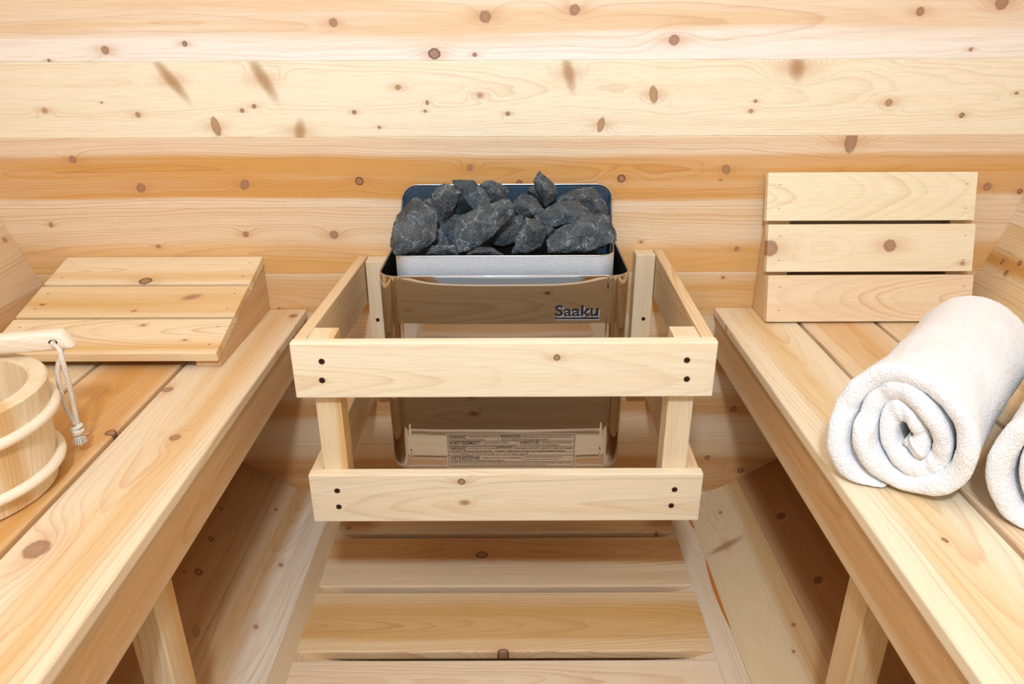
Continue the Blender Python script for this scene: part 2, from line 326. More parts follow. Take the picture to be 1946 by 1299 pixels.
for side, B, sgn in (('R', right, 1), ('L', left, -1)):
    for k in range(-3, 10):
        a = -(16.2 + 7.2 * (k + 0.5)); a = a if sgn > 0 else -180 - a
        key = side + str(k)
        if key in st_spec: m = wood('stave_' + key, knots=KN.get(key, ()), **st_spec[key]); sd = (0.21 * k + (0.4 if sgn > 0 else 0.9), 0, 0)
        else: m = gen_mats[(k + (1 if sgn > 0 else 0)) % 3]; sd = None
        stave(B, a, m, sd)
stave(right, -90, gen_mats[0], wd_deg=3.6)
a0 = -16.2 + 7.2 * 3                                  # overhead staves from here round to its mirror
nst = 24; span = 180 - 2 * a0; pit_ = span / round(span / 7.2)
for i in range(round(span / 7.2)): stave(ceil_, a0 + pit_ * (i + 0.5), gen_mats[i % 3], wd_deg=pit_)
def slit(mb, seam, ya, yb, wmax, mat, n=26):
    # open seam between two staves where the edge of the lower one is waney
    A = math.radians(-seam); B_ = math.radians(-(seam + 7.2)); pa = Vector((BX + RB * math.cos(A), 0, BZ + RB * math.sin(A))); pb = Vector((BX + RB * math.cos(B_), 0, BZ + RB * math.sin(B_)))
    t_ = (pb - pa).normalized(); nn = Vector((0, 1, 0)).cross(t_); nn = nn if nn.z > 0 else -nn; b = bmesh.new(); up_, lo_ = [], []
    for i in range(n + 1):
        u = i / n; y_ = ya + (yb - ya) * u; wv = wmax * max(0.0, math.sin(PI * u)) ** 0.8 + 0.0002
        up_.append(b.verts.new(pa + Vector((0, y_, 0)) + nn * 0.0005)); lo_.append(b.verts.new(pa + t_ * wv + Vector((0, y_, 0)) + nn * 0.0005))
    for i in range(n): b.faces.new((up_[i], up_[i + 1], lo_[i + 1], lo_[i]))
    mb.merge(b, mat, Matrix.Translation((0, 0, ZC)), (0, 0, 0))
slit_m = plain('open_seam', (196, 118, 44), 0.8)
slit(right, 66.6, -0.198, -0.392, 0.0065, slit_m); slit(right, 66.6, -0.040, -0.104, 0.006, slit_m)
tag(left.build('wall_left'), 'left side of the barrel built of long staves', kind='structure')
tag(right.build('wall_right'), 'right side of the barrel built of long staves', kind='structure')
tag(ceil_.build('ceiling'), 'curved ceiling of long softwood staves', kind='structure')

# front wall behind the camera: planks either side of a doorway
mb = MB()
for k in range(-8, 9):
    zc = Z0 - (k - 0.5) * DZ; zm = min(abs(zc - DZ / 2 - BZ), abs(zc + DZ / 2 - BZ))
    if zm > RB + 0.02: continue
    half = math.sqrt(max((RB + 0.02) ** 2 - zm * zm, 0.02)); m = gen_mats[k % 3]
    if -0.95 < zc < 0.72:
        if half > 0.34:
            for s in (-1, 1):
                xa = 0.34 if s > 0 else -half
                mb.board(H((BX, -2.36, zc)), (-1, 0, 0), (0, 1, 0), half - 0.34, DZ, 0.028, m, x0=xa, bev=0.001, seg=1)
    else: mb.board(H((BX, -2.36, zc)), (-1, 0, 0), (0, 1, 0), 2 * half, DZ, 0.028, m, x0=-half, bev=0.001, seg=1)
tag(mb.build('wall_front'), 'front wall of softwood planks around the doorway', kind='structure')

# floor: cross slats lying in the bottom of the barrel
FZ = -1.025
fl_knots = {1: [(-0.0424, 0.018, 0.0111, 1.2, 0, 0)], 2: [(0.0046, -0.0775, 0.0094, 1.2, 0, 0)], 0: [(-0.3413, -0.03, 0.0047, 1, 0, 0), (0.3381, -0.05, 0.0046, 1, 0, 0)]}
fl_spec = {0: dict(sap=(214, 168, 124), heart=(188, 132, 86), hc=0, hw=0.07, soft=0.03, freq=210, rs=0.5, h0=0.04, streak=0.7),
           1: dict(sap=(236, 200, 160), heart=(212, 154, 102), hc=0.04, hw=0.08, soft=0.02, freq=190, rs=0.5, h0=0.03, w0=0.03, slope=0.05, streak=0.6, grey=0.8),
           2: dict(sap=(238, 196, 146), heart=(222, 166, 106), hc=0.0, hw=0.09, soft=0.02, freq=190, rs=0.55, h0=0.03, w0=-0.01, slope=0.075, streak=0.6, grey=0.6),
           3: dict(sap=(242, 208, 174), heart=(224, 178, 132), freq=200, rs=0.45, h0=0.03, w0=0.03, streak=0.5)}
mb = MB(); edges = [(0.050, -0.0992), (-0.1152, -0.2652), (-0.2814, -0.4298), (-0.4487, -0.598)]
y = -0.6145
while y > -2.3: edges.append((y, y - 0.1495)); y -= 0.166
edges = [(-0.004, -0.0992)] + edges[1:]
for i, (ya, yb) in enumerate(edges):
    wd = ya - yb; yc = (ya + yb) / 2
    m = wood('floor_slat_%d' % i, knots=fl_knots.get(i, ()), **fl_spec[i]) if i in fl_spec else gen_mats[i % 3]
    xl, xr = -0.372, 0.380
    mb.board(H((0, yc, FZ)), (1, 0, 0), (0, 0, 1), xr - xl, wd, 0.019, m, x0=xl, bev=0.003, seed=(0.3 * i, 0, 0),
             cut=lambda co: (0.0 if co.z > -0.01 else (0.025 if co.x < 0 else -0.025)))
tag(mb.build('floor'), 'floor of softwood slats laid crosswise with dark gaps', kind='structure')

# ------------------------------------------------------------------ benches
BT = -0.535                                            # bench top
def bench(side, xe, label):
    s = -1 if side == 'L' else 1
    root = thing('sauna_bench', H((xe + s * 0.2, -1.1, BT - 0.3)), label, 'bench', 'slatted side benches')
    L = 2.30
    if side == 'L':
        specs = [dict(sap=(240, 212, 176), heart=(226, 178, 124), hc=0.02, hw=0.05, soft=0.03, freq=170, rs=0.42, w0=-0.01, h0=0.012, slope=0.05, streak=0.6, grey=0.3,
                      knots=[(0.360, -0.0603, 0.0086, 1.1, 2, 30), (0.508, 0.0140, 0.0078, 1.1, 2, 30), (0.747, -0.0394, 0.0140, 1.15, 2, 20), (0.040, 0.0533, 0.0084, 1.1, 2, 0)]),
                 dict(sap=(236, 194, 148), heart=(216, 152, 88), hc=0.01, hw=0.12, soft=0.02, freq=170, rs=0.42, w0=0.02, h0=0.015, slope=0.06, streak=0.4,
                      knots=[(0.494, 0.0650, 0.0078, 1.1, 0, 30)]),
                 dict(sap=(240, 208, 168), heart=(224, 176, 124), freq=200, rs=0.5, w0=0.03, h0=0.03, streak=0.6),
                 dict(sap=(236, 204, 164), heart=(214, 160, 104), freq=200, rs=0.5, w0=0.0, h0=0.03, streak=0.6)]
    else:
        specs = [dict(sap=(246, 224, 190), heart=(234, 196, 146), hc=0.0, hw=0.05, soft=0.03, freq=150, rs=0.32, w0=0.02, h0=0.012, slope=0.06, streak=0.6,
                      knots=[(0.096, -0.0745, 0.0045, 1, 0, 0), (0.737, 0.0020, 0.0028, 1.5, 0, 20)]),
                 dict(sap=(240, 206, 168), heart=(228, 176, 124), hc=0.0, hw=0.08, soft=0.03, freq=170, rs=0.5, w0=0.0, h0=0.014, slope=0.014, streak=0.5, knots=[]),
                 dict(sap=(240, 208, 168), heart=(222, 172, 116), freq=200, rs=0.5, w0=0.03, h0=0.03, streak=0.6),
                 dict(sap=(234, 196, 150), heart=(212, 156, 98), freq=200, rs=0.5, w0=0.0, h0=0.03, streak=0.6)]
    # board layout across the seat, measured from the aisle edge
    lay = [(0.0, 0.141), (0.149, 0.141), (0.298, 0.141), (0.447, 0.046)]
    for i, (a, wd) in enumerate(lay):
        m = wood('bench_%s_board_%d' % (side, i), **specs[i]); b = MB()
        b.board(H((xe + s * (a + wd / 2), 0, BT)), (0, -1, 0), (0, 0, 1), L, wd, 0.0185, m, x0=0.001, bev=0.0042, seed=(0.4 * i + (0.2 if s > 0 else 0.0), 0, 0), seg=3)
        b.build('seat_board', root)
    m = wood('bench_%s_rail' % side, sap=(226, 186, 144), heart=(206, 148, 94), hc=0.01, hw=0.04, soft=0.03, freq=130, rs=0.4, w0=0.015, h0=0.008, slope=0.06, streak=0.6)
    b = MB(); xf = xe + s * 0.006
    b.board(H((xf, 0, BT - 0.0595)), (0, -1, 0), (-s, 0, 0), L, 0.081, 0.019, m, x0=0.001, bev=0.003, seed=(0.7, 0, 0))
    b.build('front_rail', root)
    # legs: square posts behind the rail, standing on the staves
    ml = wood('bench_%s_leg' % side, sap=(232, 200, 158), heart=(218, 168, 112), hc=0.02, hw=0.03, soft=0.02, freq=260, rs=0.5, w0=0.04, h0=0.03, streak=0.6)
    for yy in (-0.648, -1.75):
        b = MB(); xa = xf + s * 0.0195; wx = 0.041
        zb = BZ - math.sqrt(RB ** 2 - (abs(xa - BX) + wx) ** 2) - 0.001
        zb2 = BZ - math.sqrt(RB ** 2 - (abs(xa - BX)) ** 2) + 0.0035
        top = BT - 0.0195
        cutf = (lambda co: 0.0)
        # wood x axis vertical; the foot is cut to the slope of the staves
        b.board(H((xa, yy - 0.0255, top)), (0, 0, -1), (-s, 0, 0), top - zb2, 0.050, wx, ml, x0=0, bev=0.0025,
                cut=lambda co: ((-(zb2 - zb) * -1.0) * 0 + (-(zb - zb2)) * (1 if co.z < -wx / 2 else 0) * (-1) if co.x > 0.1 else 0.0))
        b.build('leg', root)
    # rear bearer under the seat boards
    b = MB()
    b.board(H((xe + s * 0.30, -0.62, BT - 0.0195)), (s, 0, 0), (0, 0, 1), 0.40, 0.038, 0.03, gen_mats[1], x0=-0.255, bev=0.002)
    b.build('cross_bearer', root)
    return root
bench('L', -0.3985, 'long cedar bench along the left wall, carrying the wooden bucket')
bench('R', 0.4375, 'long cedar bench along the right wall, carrying the white towels')

# ------------------------------------------------------------------ guard round the heater
screw_m = plain('screw_bronze', (84, 52, 38), 0.45, 0.7)
hole_m = plain('screw_recess', (24, 14, 10), 0.9)
def screw(p, n, parent, r=0.0040):
    n = Vector(n).normalized(); q = n.to_track_quat('Z', 'Y').to_matrix().to_4x4(); q.translation = Vector(p)
    b2 = bmesh.new(); N = 20; prof = [(r * 1.12, 0.0004), (r * 1.12, 0.0001), (r, 0.0002), (r * 0.92, 0.0006), (r * 0.45, 0.0004), (r * 0.38, 0.0001)]
    rings = [[b2.verts.new((a * math.cos(2 * PI * k / N), a * math.sin(2 * PI * k / N), z)) for k in range(N)] for a, z in prof]
    for A, B in zip(rings, rings[1:]):
        for k in range(N): b2.faces.new((A[k], A[(k + 1) % N], B[(k + 1) % N], B[k]))
    b2.faces.new(rings[-1])
    m = MB(); m.merge(b2, screw_m, q)
    for ang in (0, PI / 2):
        b3 = bmesh.new(); bmesh.ops.create_cube(b3, size=1.0)
        for v in b3.verts: v.co = Vector((v.co.x * r * 1.1, v.co.y * r * 0.28, v.co.z * 0.0006 + 0.0003))
        m.merge(b3, hole_m, q @ Matrix.Rotation(ang + 0.4, 4, 'Z'))
    return m.build('screw', parent)
guard = thing('heater_guard', H((0.01, -0.44, -0.72)), 'pale wooden guard frame screwed around the sauna heater', 'guard')
GL, GR, GY, GZ, GH, LZ = -0.2925, 0.3144, -0.4576, -0.4125, 0.087, -0.6332
TH = 0.0185
m_up = wood('guard_upper_front', sap=(248, 230, 196), heart=(238, 208, 162), freq=120, rs=0.50, w0=-0.010, h0=0.045, slope=0.085, streak=0.3, line=(204, 146, 84),
            knots=[(0.0865, 0.0200, 0.0050, 1, 0, 0)])
m_lo = wood('guard_lower_front', sap=(244, 222, 188), heart=(228, 184, 134), freq=140, rs=0.42, w0=-0.006, h0=0.040, slope=-0.080, streak=0.4, line=(190, 128, 68),
            knots=[(-0.0560, 0.0310, 0.0055, 1.1, 0, 0), (-0.052, -0.008, 0.0045, 1.6, 3, 0)])
m_post = wood('guard_post', sap=(238, 208, 164), heart=(224, 174, 110), hc=0.012, hw=0.014, soft=0.006, freq=330, rs=0.55, w0=0.06, h0=0.05, streak=0.4)
m_pst2 = wood('guard_post_pale', sap=(238, 212, 176), heart=(226, 186, 138), freq=330, rs=0.4, w0=0.05, h0=0.05, streak=0.4)
m_side = wood('guard_side_rail', sap=(232, 194, 148), heart=(210, 152, 98), freq=150, rs=0.6, w0=0.0, h0=0.012, slope=0.02, streak=0.6)
for z, m, nm in ((GZ, m_up, 0), (LZ, m_lo, 1)):
    b = MB(); half = (GR - GL) / 2; cx = (GL + GR) / 2 + (0.0015 if nm else 0); hw_ = half - (0.0 if not nm else -0.001)
    b.board(H((cx, GY, z - GH / 2)), (1, 0, 0), (0, -1, 0), 2 * half, GH, TH, m, x0=-half, bev=0.0022, seed=(0.11 + nm, 0, 0), off=(cx, 0, 0))
    r_ = b.build('rail', guard)
    for xx in (GL + 0.041, GR - 0.041):
        for dz in (0.028, 0.058):
            screw(H((xx + random.uniform(-0.003, 0.003), GY - 0.0004, z - dz)), (0, -1, 0), r_)
for s, gx, gxb in ((-1, GL, -0.283), (1, GR, 0.3225)):
    topb = GZ - (0.0105 if s < 0 else -0.001)
    xi = gx - s * 0.0215                                # inner face of the side rails
    # front post
    b = MB(); pc = xi - s * 0.019; pz = GZ + 0.001
    b.board(H((pc, GY + TH, pz)), (0, 0, -1), (0, -1, 0), pz - (LZ - GH) , 0.038, 0.038, m_post if s < 0 else m_pst2, x0=0, bev=0.0016)
    b.build('post', guard)
    # back post against the wall
    b = MB(); xb = (gxb - s * 0.0205) - s * 0.019
    b.board(H((xb, -0.0375, topb)), (0, 0, -1), (0, -1, 0), topb - (LZ - GH), 0.038, 0.036, m_pst2, x0=0, bev=0.0016)
    bp_ = b.build('post', guard)
    screw(H((xb + s * 0.004, -0.0379, -0.545)), (0, -1, 0), bp_, 0.0034)
    for z in (GZ, LZ):
        zt = z if z == LZ else (z + (0.001))
        p0 = Vector((gx - s * 0.002, GY + TH, zt - GH / 2)); p1 = Vector((gxb, -0.001, (zt if z == LZ else topb) - GH / 2))
        b = MB(); d = p1 - p0
        b.board(H(p0), d, (s, 0, 0), d.length, GH, TH, m_side, x0=0, bev=0.0022)
        b.build('rail', guard)

# ------------------------------------------------------------------ backrests
st_m = plain('staple_steel', (120, 108, 96), 0.4, 0.8)
def staple(p, X, Z, parent):
    b = MB(); b.board(p, X, Z, 0.0045, 0.0008, 0.001, st_m, x0=0, bev=0); return b.build('staple', parent)
def backrest(A, B, xl, xr, label, specs, kk, wedge, sup_w=0.042, skew=0.0):
    """A, B = (y, z) of the upper and lower end of the sloping front; slats run in x"""
    root = thing('backrest', H(((xl + xr) / 2, wedge[0][0], wedge[-1][1])), label, 'backrest', 'slatted backrests on the benches')
    a = Vector((0, A[0], A[1])); c = Vector((0, B[0], B[1])); d = (c - a); L = d.length; d.normalize()
    n = Vector((1, 0, 0)).cross(-d)                      # outward normal, X x up-slope
    wd = (L - 2 * 0.0065) / 3
    for i in range(3):
        ctr = a + d * (wd / 2 + i * (wd + 0.0065)); b = MB(); sh = skew * (i - 1)
        ctr.x = (xl + xr) / 2 + sh
        m = wood('%s_%d' % (kk, i), **specs[i])
        b.board(H(ctr), (1, 0, 0), n, xr - xl, wd, 0.0175, m, x0=-(xr - xl) / 2, bev=0.0018, seed=(0.37 * i, 0, 0))
        so = b.build('slat', root)
        for e in (-1, 1):
            for q in (-0.25, 0.25):
                pos = ctr + Vector((e * ((xr - xl) / 2 - 0.021), 0, 0)) - d * (q * wd) + n * 0.0005
                ang = random.uniform(-0.5, 0.5)
                staple(H(pos), Vector((1, 0, 0)) * math.cos(ang) - d * math.sin(ang), n, so)
    # two wedge-shaped supports
    for e in (-1, 1):
        xo = (xr + skew if e > 0 else xl + skew) - e * 0.001
        b2 = bmesh.new(); pts = wedge
        v1 = [b2.verts.new((0, y_, z_)) for y_, z_ in pts]; v2 = [b2.verts.new((-e * sup_w, y_, z_)) for y_, z_ in pts]
        b2.faces.new(v1); b2.faces.new(v2[::-1]); k = len(pts)
        for i in range(k): b2.faces.new((v1[i], v1[(i + 1) % k], v2[(i + 1) % k], v2[i]))
        bmesh.ops.bevel(b2, geom=b2.edges[:], offset=0.001, segments=1, affect='EDGES')
        m = wood(kk + '_support', **specs[3]); mm = MB(); M4 = Matrix.Translation(Vector((xo, 0, ZC)))
        mm.merge(b2, m, M4, (0.5, 0, 0))
        # wood coordinates: grain along the long leg
        long_y = abs(pts[1][0] - pts[0][0]) if kk.endswith('left') else 0
        for v in mm.bm.verts:
            w0_ = v[mm.wc]
            v[mm.wc] = Vector((-w0_.y, w0_.z, w0_.x)) if kk.endswith('left') else Vector((-w0_.z, w0_.y, w0_.x))
        mm.build('support', root)
    return root
lsp = [dict(sap=(244, 216, 176), heart=(230, 184, 130), hc=-0.02, hw=0.02, soft=0.02, freq=190, rs=0.38, w0=0.0, h0=0.022, slope=0.07, streak=0.4, knots=[(-0.006, -0.037, 0.0105, 1.2, 0, 0)]),
       dict(sap=(240, 206, 160), heart=(222, 170, 110), hc=0.0, hw=0.05, soft=0.03, freq=200, rs=0.45, w0=-0.02, h0=0.03, streak=0.6, knots=[(0.100, 0.012, 0.0070, 2.3, 3, 25), (0.01, -0.03, 0.003, 1.5, 3, 60), (-0.165, -0.01, 0.003, 1.3, 0, 0)]),
       dict(sap=(244, 214, 172), heart=(228, 176, 116), hc=-0.03, hw=0.02, soft=0.02, freq=130, rs=0.55, w0=0.012, h0=0.030, slope=-0.11, streak=0.4, knots=[(0.043, 0.030, 0.0038, 1.2, 3, 0), (0.130, -0.012, 0.0032, 1, 1, 0)]),
       dict(sap=(222, 176, 130), heart=(204, 146, 94), freq=190, rs=0.6, h0=0.03, streak=0.6)]
backrest((-0.002, -0.4225), (-0.290, -0.5035), -0.862, -0.473, 'slatted wooden backrest lying low and flat on the left bench', lsp, 'rest_left',
         [(-0.0015, -0.5345), (-0.276, -0.5345), (-0.276, -0.5195), (-0.0075, -0.4430), (-0.0015, -0.4430)])
rsp = [dict(sap=(248, 232, 196), heart=(240, 212, 164), freq=110, rs=0.36, w0=0.004, h0=0.065, slope=0.24, streak=0.25, line=(208, 152, 88)),
       dict(sap=(248, 230, 196), heart=(236, 204, 158), freq=120, rs=0.30, w0=0.0, h0=0.04, slope=0.10, streak=0.3, line=(204, 146, 84), knots=[(0.036, 0.004, 0.0118, 1.0, 2, 0), (-0.192, 0.0, 0.0150, 1, 2, 0), (0.177, -0.030, 0.0040, 1.2, 3, 0)]),
       dict(sap=(244, 214, 178), heart=(232, 184, 138), freq=140, rs=0.5, w0=-0.004, h0=0.040, slope=-0.15, streak=0.35, line=(186, 118, 62)),
       dict(sap=(232, 190, 144), heart=(214, 160, 108), hc=0.0, hw=0.03, soft=0.02, freq=170, rs=0.5, h0=0.03, streak=0.6)]
backrest((-0.0200, -0.2575), (-0.0940, -0.5302), 0.5095, 0.9035, 'slatted wooden backrest standing upright on the right bench', rsp, 'rest_right',
         [(-0.0015, -0.5345), (-0.0745, -0.5345), (-0.0025, -0.2660), (-0.0015, -0.2600)], skew=0.0045)

# ------------------------------------------------------------------ sauna heater
def steel(name, col, rough, mottled=0.0, wav=0.0, scale=260.0):
    if name in MATS: return MATS[name]
    mt = bpy.data.materials.new(name); mt.use_nodes = True; MATS[name] = mt; t = NT(mt.node_tree)
    b = mt.node_tree.nodes['Principled BSDF']; b.inputs['Metallic'].default_value = 1.0; b.inputs['Roughness'].default_value = rough
    tc = t.new('ShaderNodeTexCoord').outputs['Object']; c = lin(col)
    if mottled > 0:
        v = t.new('ShaderNodeTexVoronoi'); v.inputs['Scale'].default_value = scale; t.put(v.inputs['Vector'], tc)
        g = t.new('ShaderNodeSeparateColor'); t.l.new(v.outputs['Color'], g.inputs[0])
        t.put(b.inputs['Base Color'], t.mix(t.m('MULTIPLY', g.outputs[0], mottled), c, lin([x * 0.62 for x in col])))
        t.put(b.inputs['Roughness'], t.m('ADD', rough, t.m('MULTIPLY', g.outputs[1], 0.18)))
    else: b.inputs['Base Color'].default_value = c
    if wav > 0:
        n = t.noise(tc, 9.0, 1.0); bp = t.new('ShaderNodeBump'); bp.inputs['Strength'].default_value = wav; bp.inputs['Distance'].default_value = 0.004
        t.put(bp.inputs['Height'], n); t.l.new(bp.outputs[0], b.inputs['Normal'])
    return mt
m_mirror = steel('polished_steel', (186, 178, 172), 0.045, wav=0.06)
m_galv = steel('galvanised_steel', (214, 222, 230), 0.5, mottled=0.28, scale=800.0); m_galv.node_tree.nodes['Principled BSDF'].inputs['Metallic'].default_value = 0.45
m_galv_dark = steel('galvanised_inner', (86, 110, 130), 0.45, mottled=0.35, scale=420.0)
m_black = plain('heater_black', (8, 8, 9), 0.8, 0.0, 0.2)
heater = thing('sauna_heater', H((0.009, -0.14, -0.745)), 'polished steel electric sauna heater mounted low on the back wall', 'sauna heater')
XL, XR, YF, RC = -0.1908, 0.2118, -0.3080, 0.034
def front_path(inset=0.0, step=True):
    """plan outline wall -> left corner -> front -> right corner -> wall"""
    xl, xr, yf, r = XL + inset, XR - inset, YF + inset, RC - inset * 0.6; P = [(xl, -0.001)]
    for y in (-0.06, -0.12, -0.18): P.append((xl, y))
    N = 14
    for i in range(N + 1):
        a = PI + PI / 2 * i / N; P.append((xl + r + r * math.cos(a), yf + r + r * math.sin(a)))
    st = 0.0022 if step else 0.0
    P += [(xl + r + 0.0015, yf), (xl + r + 0.0040, yf + st)]
    n = 24; a0 = xl + r + 0.0045; a1 = xr - r - 0.0045
    for i in range(n + 1):
        u = i / n; bow = 0.0016 * (1 - (2 * u - 1) ** 4); P.append((a0 + (a1 - a0) * u, yf + st - (bow if step else 0)))
    P += [(xr - r - 0.0040, yf + st), (xr - r - 0.0015, yf)]
    for i in range(N + 1):
        a = 1.5 * PI + PI / 2 * i / N; P.append((xr - r + r * math.cos(a), yf + r + r * math.sin(a)))
    for y in (-0.18, -0.12, -0.06): P.append((xr, y))
    P.append((xr, -0.001)); return P
ZT, ZB = -0.3638, -0.738
m = MB(); b = bmesh.new()
lev = [(ZT + 0.0005, 0.0012, 0), (ZT + 0.0010, 0.0004, 0), (ZT, 0.0, 0), (ZT - 0.004, 0.0003, 0), (ZT - 0.009, 0.0022, 0), (ZT - 0.016, 0.0022, 0)]
lev = [(ZT - 0.0012, 0.0030), (ZT, 0.0018), (ZT + 0.0006, 0.0006), (ZT - 0.0010, 0.0)] + [(ZT - 0.0032 * q, 0.0) for q in range(1, 11)]
nz = 14
for i in range(1, nz): lev.append((ZT - 0.032 + (ZB + 0.036 - ZT + 0.032) * i / nz, 0.0))
for i in range(9):
    a = PI / 2 * i / 8; lev.append((ZB + 0.028 * (1 - math.sin(a)), 0.028 * (1 - math.cos(a)) * 0.9))
def dent(x, z):
    q = max(0.0, 1 - (ZT - z) / 0.034); ux = max(-1.0, min(1.0, (x - (XL + XR) / 2) / ((XR - XL) / 2 - RC - 0.004)))
    return 0.0016 * q * q * (1 - ux ** 4) ** 1.5
rings = [[b.verts.new((x, y + (dent(x, z) if y < YF + 0.004 and abs(x - (XL + XR) / 2) < (XR - XL) / 2 - RC - 0.004 else 0), z)) for x, y in front_path(ins)] for z, ins in lev]
for A, B in zip(rings, rings[1:]):
    for k in range(len(A) - 1): b.faces.new((A[k], A[k + 1], B[k + 1], B[k]))
b.faces.new(rings[-1])
m.merge(b, m_mirror, Matrix.Translation((0, 0, ZC)), (0, 0, 0), smooth=True)
hs = m.build('housing', heater)
for p in hs.data.polygons: p.use_smooth = True
# dark lining seen between housing and basket
b = bmesh.new(); rings = [[b.verts.new((x, y, z)) for x, y in front_path(0.0032, False)] for z in (ZT - 0.0012, ZT - 0.02, ZT - 0.12)]
for A, B in zip(rings, rings[1:]):
    for k in range(len(A) - 1): b.faces.new((A[k], A[k + 1], B[k + 1], B[k]))
b.faces.new(rings[-1]); m = MB(); m.merge(b, m_black, Matrix.Translation((0, 0, ZC)), (0, 0, 0)); m.build('lining', heater)
# stone basket: low front, flaring sides, tall rounded back plate
def basket_path(off=0.0):
    fl, fr, bl, br, yf, yb, r = -0.1655 + off, 0.1885 - off, -0.1850 + off, 0.2125 - off, -0.2830 + off, -0.0200, 0.026
    P = []; n = 8
    for i in range(n + 1): u = i / n; P.append((bl + (fl - bl) * u, yb + (yf + r - yb) * u))
    for i in range(1, 11): a = PI + PI / 2 * i / 10; P.append((fl + r + r * math.cos(a), yf + r + r * math.sin(a)))
    for i in range(1, 12): u = i / 12; P.append((fl + r + (fr - fl - 2 * r) * u, yf))
    for i in range(10): a = 1.5 * PI + PI / 2 * i / 10; P.append((fr - r + r * math.cos(a), yf + r + r * math.sin(a)))
    for i in range(n + 1): u = i / n; P.append((fr + (br - fr) * u, yf + r + (yb - yf - r) * u))
    return P
def topz(y): u = max(0.0, min(1.0, (y + 0.255) / 0.235)); return -0.3388 + 0.040 * u ** 1.3
b = bmesh.new(); Po, Pi = basket_path(0), basket_path(0.0014)
def strip(b, A, B):
    for k in range(len(A) - 1): b.faces.new((A[k], A[k + 1], B[k + 1], B[k]))
oT = [b.verts.new((x, y, topz(y))) for x, y in Po]; oB = [b.verts.new((x, y, -0.44)) for x, y in Po]
iT = [b.verts.new((x, y, topz(y))) for x, y in Pi]; iB = [b.verts.new((x, y, -0.368)) for x, y in Pi]
strip(b, oT, oB); strip(b, iB, iT); strip(b, iT, oT)
m = MB(); m.merge(b, m_galv, Matrix.Translation((0, 0, ZC)), (0, 0, 0)); 
edge = tube([(x, y, topz(y)) for x, y in basket_path(0.0007)], 0.0011, 8)
m.merge(edge, steel('bright_edge', (215, 222, 228), 0.25), Matrix.Translation((0, 0, ZC)), (0, 0, 0), smooth=True)
bk = m.build('basket', heater)
# back plate
b = bmesh.new(); pl = []; xl, xr, zt, r = -0.1850, 0.2140, -0.2785, 0.030
pl.append((xl - 0.0, -0.44)); pl.append((xl, zt - r))
for i in range(1, 11): a = PI - PI / 2 * i / 10; pl.append((xl + r + r * math.cos(a), zt - r + r * math.sin(a)))
for i in range(0, 11): a = PI / 2 - PI / 2 * i / 10; pl.append((xr - r + r * math.cos(a), zt - r + r * math.sin(a)))
pl.append((xr, -0.44))
A = [b.verts.new((x, -0.0200, z)) for x, z in pl]; B = [b.verts.new((x, -0.0120, z)) for x, z in pl]
b.faces.new(A); b.faces.new(B[::-1])
for k in range(len(pl)): b.faces.new((A[k], A[(k + 1) % len(pl)], B[(k + 1) % len(pl)], B[k]))
m = MB(); m.merge(b, m_galv_dark, Matrix.Translation((0, 0, ZC)), (0, 0, 0))
m.merge(tube([(x, -0.0200, z) for x, z in pl[1:-1]], 0.0016, 8), steel('bright_edge', (215, 222, 228), 0.25), Matrix.Translation((0, 0, ZC)), (0, 0, 0), smooth=True)
# pressed line just inside the edge
m.merge(tube([(0.0145 + (x - 0.0145) * 0.972, -0.0202, z - 0.0055 if z > zt - r * 0.5 else z - 0.002) for x, z in pl[1:-1]], 0.0007, 6), m_galv_dark, Matrix.Translation((0, 0, ZC)), (0, 0, 0), smooth=True)
m.build('back_plate', heater)
# thin plate added under the stones, black to stand for deep shade; heating rods
m = MB(); m.board(H((0.0125, -0.150, -0.3665)), (1, 0, 0), (0, 0, 1), 0.316, 0.240, 0.003, m_black, x0=-0.158, bev=0)
m.build('shade_plate', heater)
m_rod = plain('heating_rod', (70, 50, 48), 0.5, 0.6); m = MB()
for yy in (-0.270, -0.262):
    m.merge(tube([(-0.13, yy, -0.3625), (0.17, yy, -0.3625)], 0.0030, 10), m_rod, Matrix.Translation((0, 0, ZC)), (0, 0, 0), smooth=True)
m.build('heating_rod', heater)

# writing on the front
def text_mesh(name, items, mat, parent, z_off=0.0):
    """items: (text, x, z, size, align, shear/condense)"""
    m = MB()
    for (s, x, z, size, al, cond, bold) in items:
        cu = bpy.data.curves.new('t', 'FONT'); cu.body = s; cu.size = size; cu.align_x = al; cu.extrude = 0.00008; cu.offset = bold; cu.resolution_u = 3
        o = bpy.data.objects.new('t', cu); COL.objects.link(o); bpy.context.view_layer.update()
        me = bpy.data.meshes.new_from_object(o.evaluated_get(bpy.context.evaluated_depsgraph_get()))
        b2 = bmesh.new(); b2.from_mesh(me)
        M4 = Matrix.Translation(H((x, z_off, z))) @ Matrix.Rotation(PI / 2, 4, 'X') @ Matrix.Diagonal((cond, 1, 1, 1))
        m.merge(b2, mat, M4, (0, 0, 0)); bpy.data.objects.remove(o); bpy.data.curves.remove(cu); bpy.data.meshes.remove(me)
    return m.build(name, parent)
m_ink = plain('logo_ink', (14, 14, 30), 0.5); m_sh = plain('logo_outline', (150, 160, 178), 0.4)
YP = YF + 0.0006 - 0.0002
def logo(mat, dx, dz, y, nm):
    m_ = text_mesh(nm, [('Saaku', 0.0920 + dx, -0.4315 + dz, 0.0255, 'LEFT', 1.12, 0.00035)], mat, heater, y)
    return m_
def fit_x(o, x0, x1):
    xs = [v.co.x for v in o.data.vertices]; a, c = min(xs), max(xs); k = (x1 - x0) / (c - a)
    for v in o.data.vertices: v.co.x = x0 + (v.co.x - a) * k
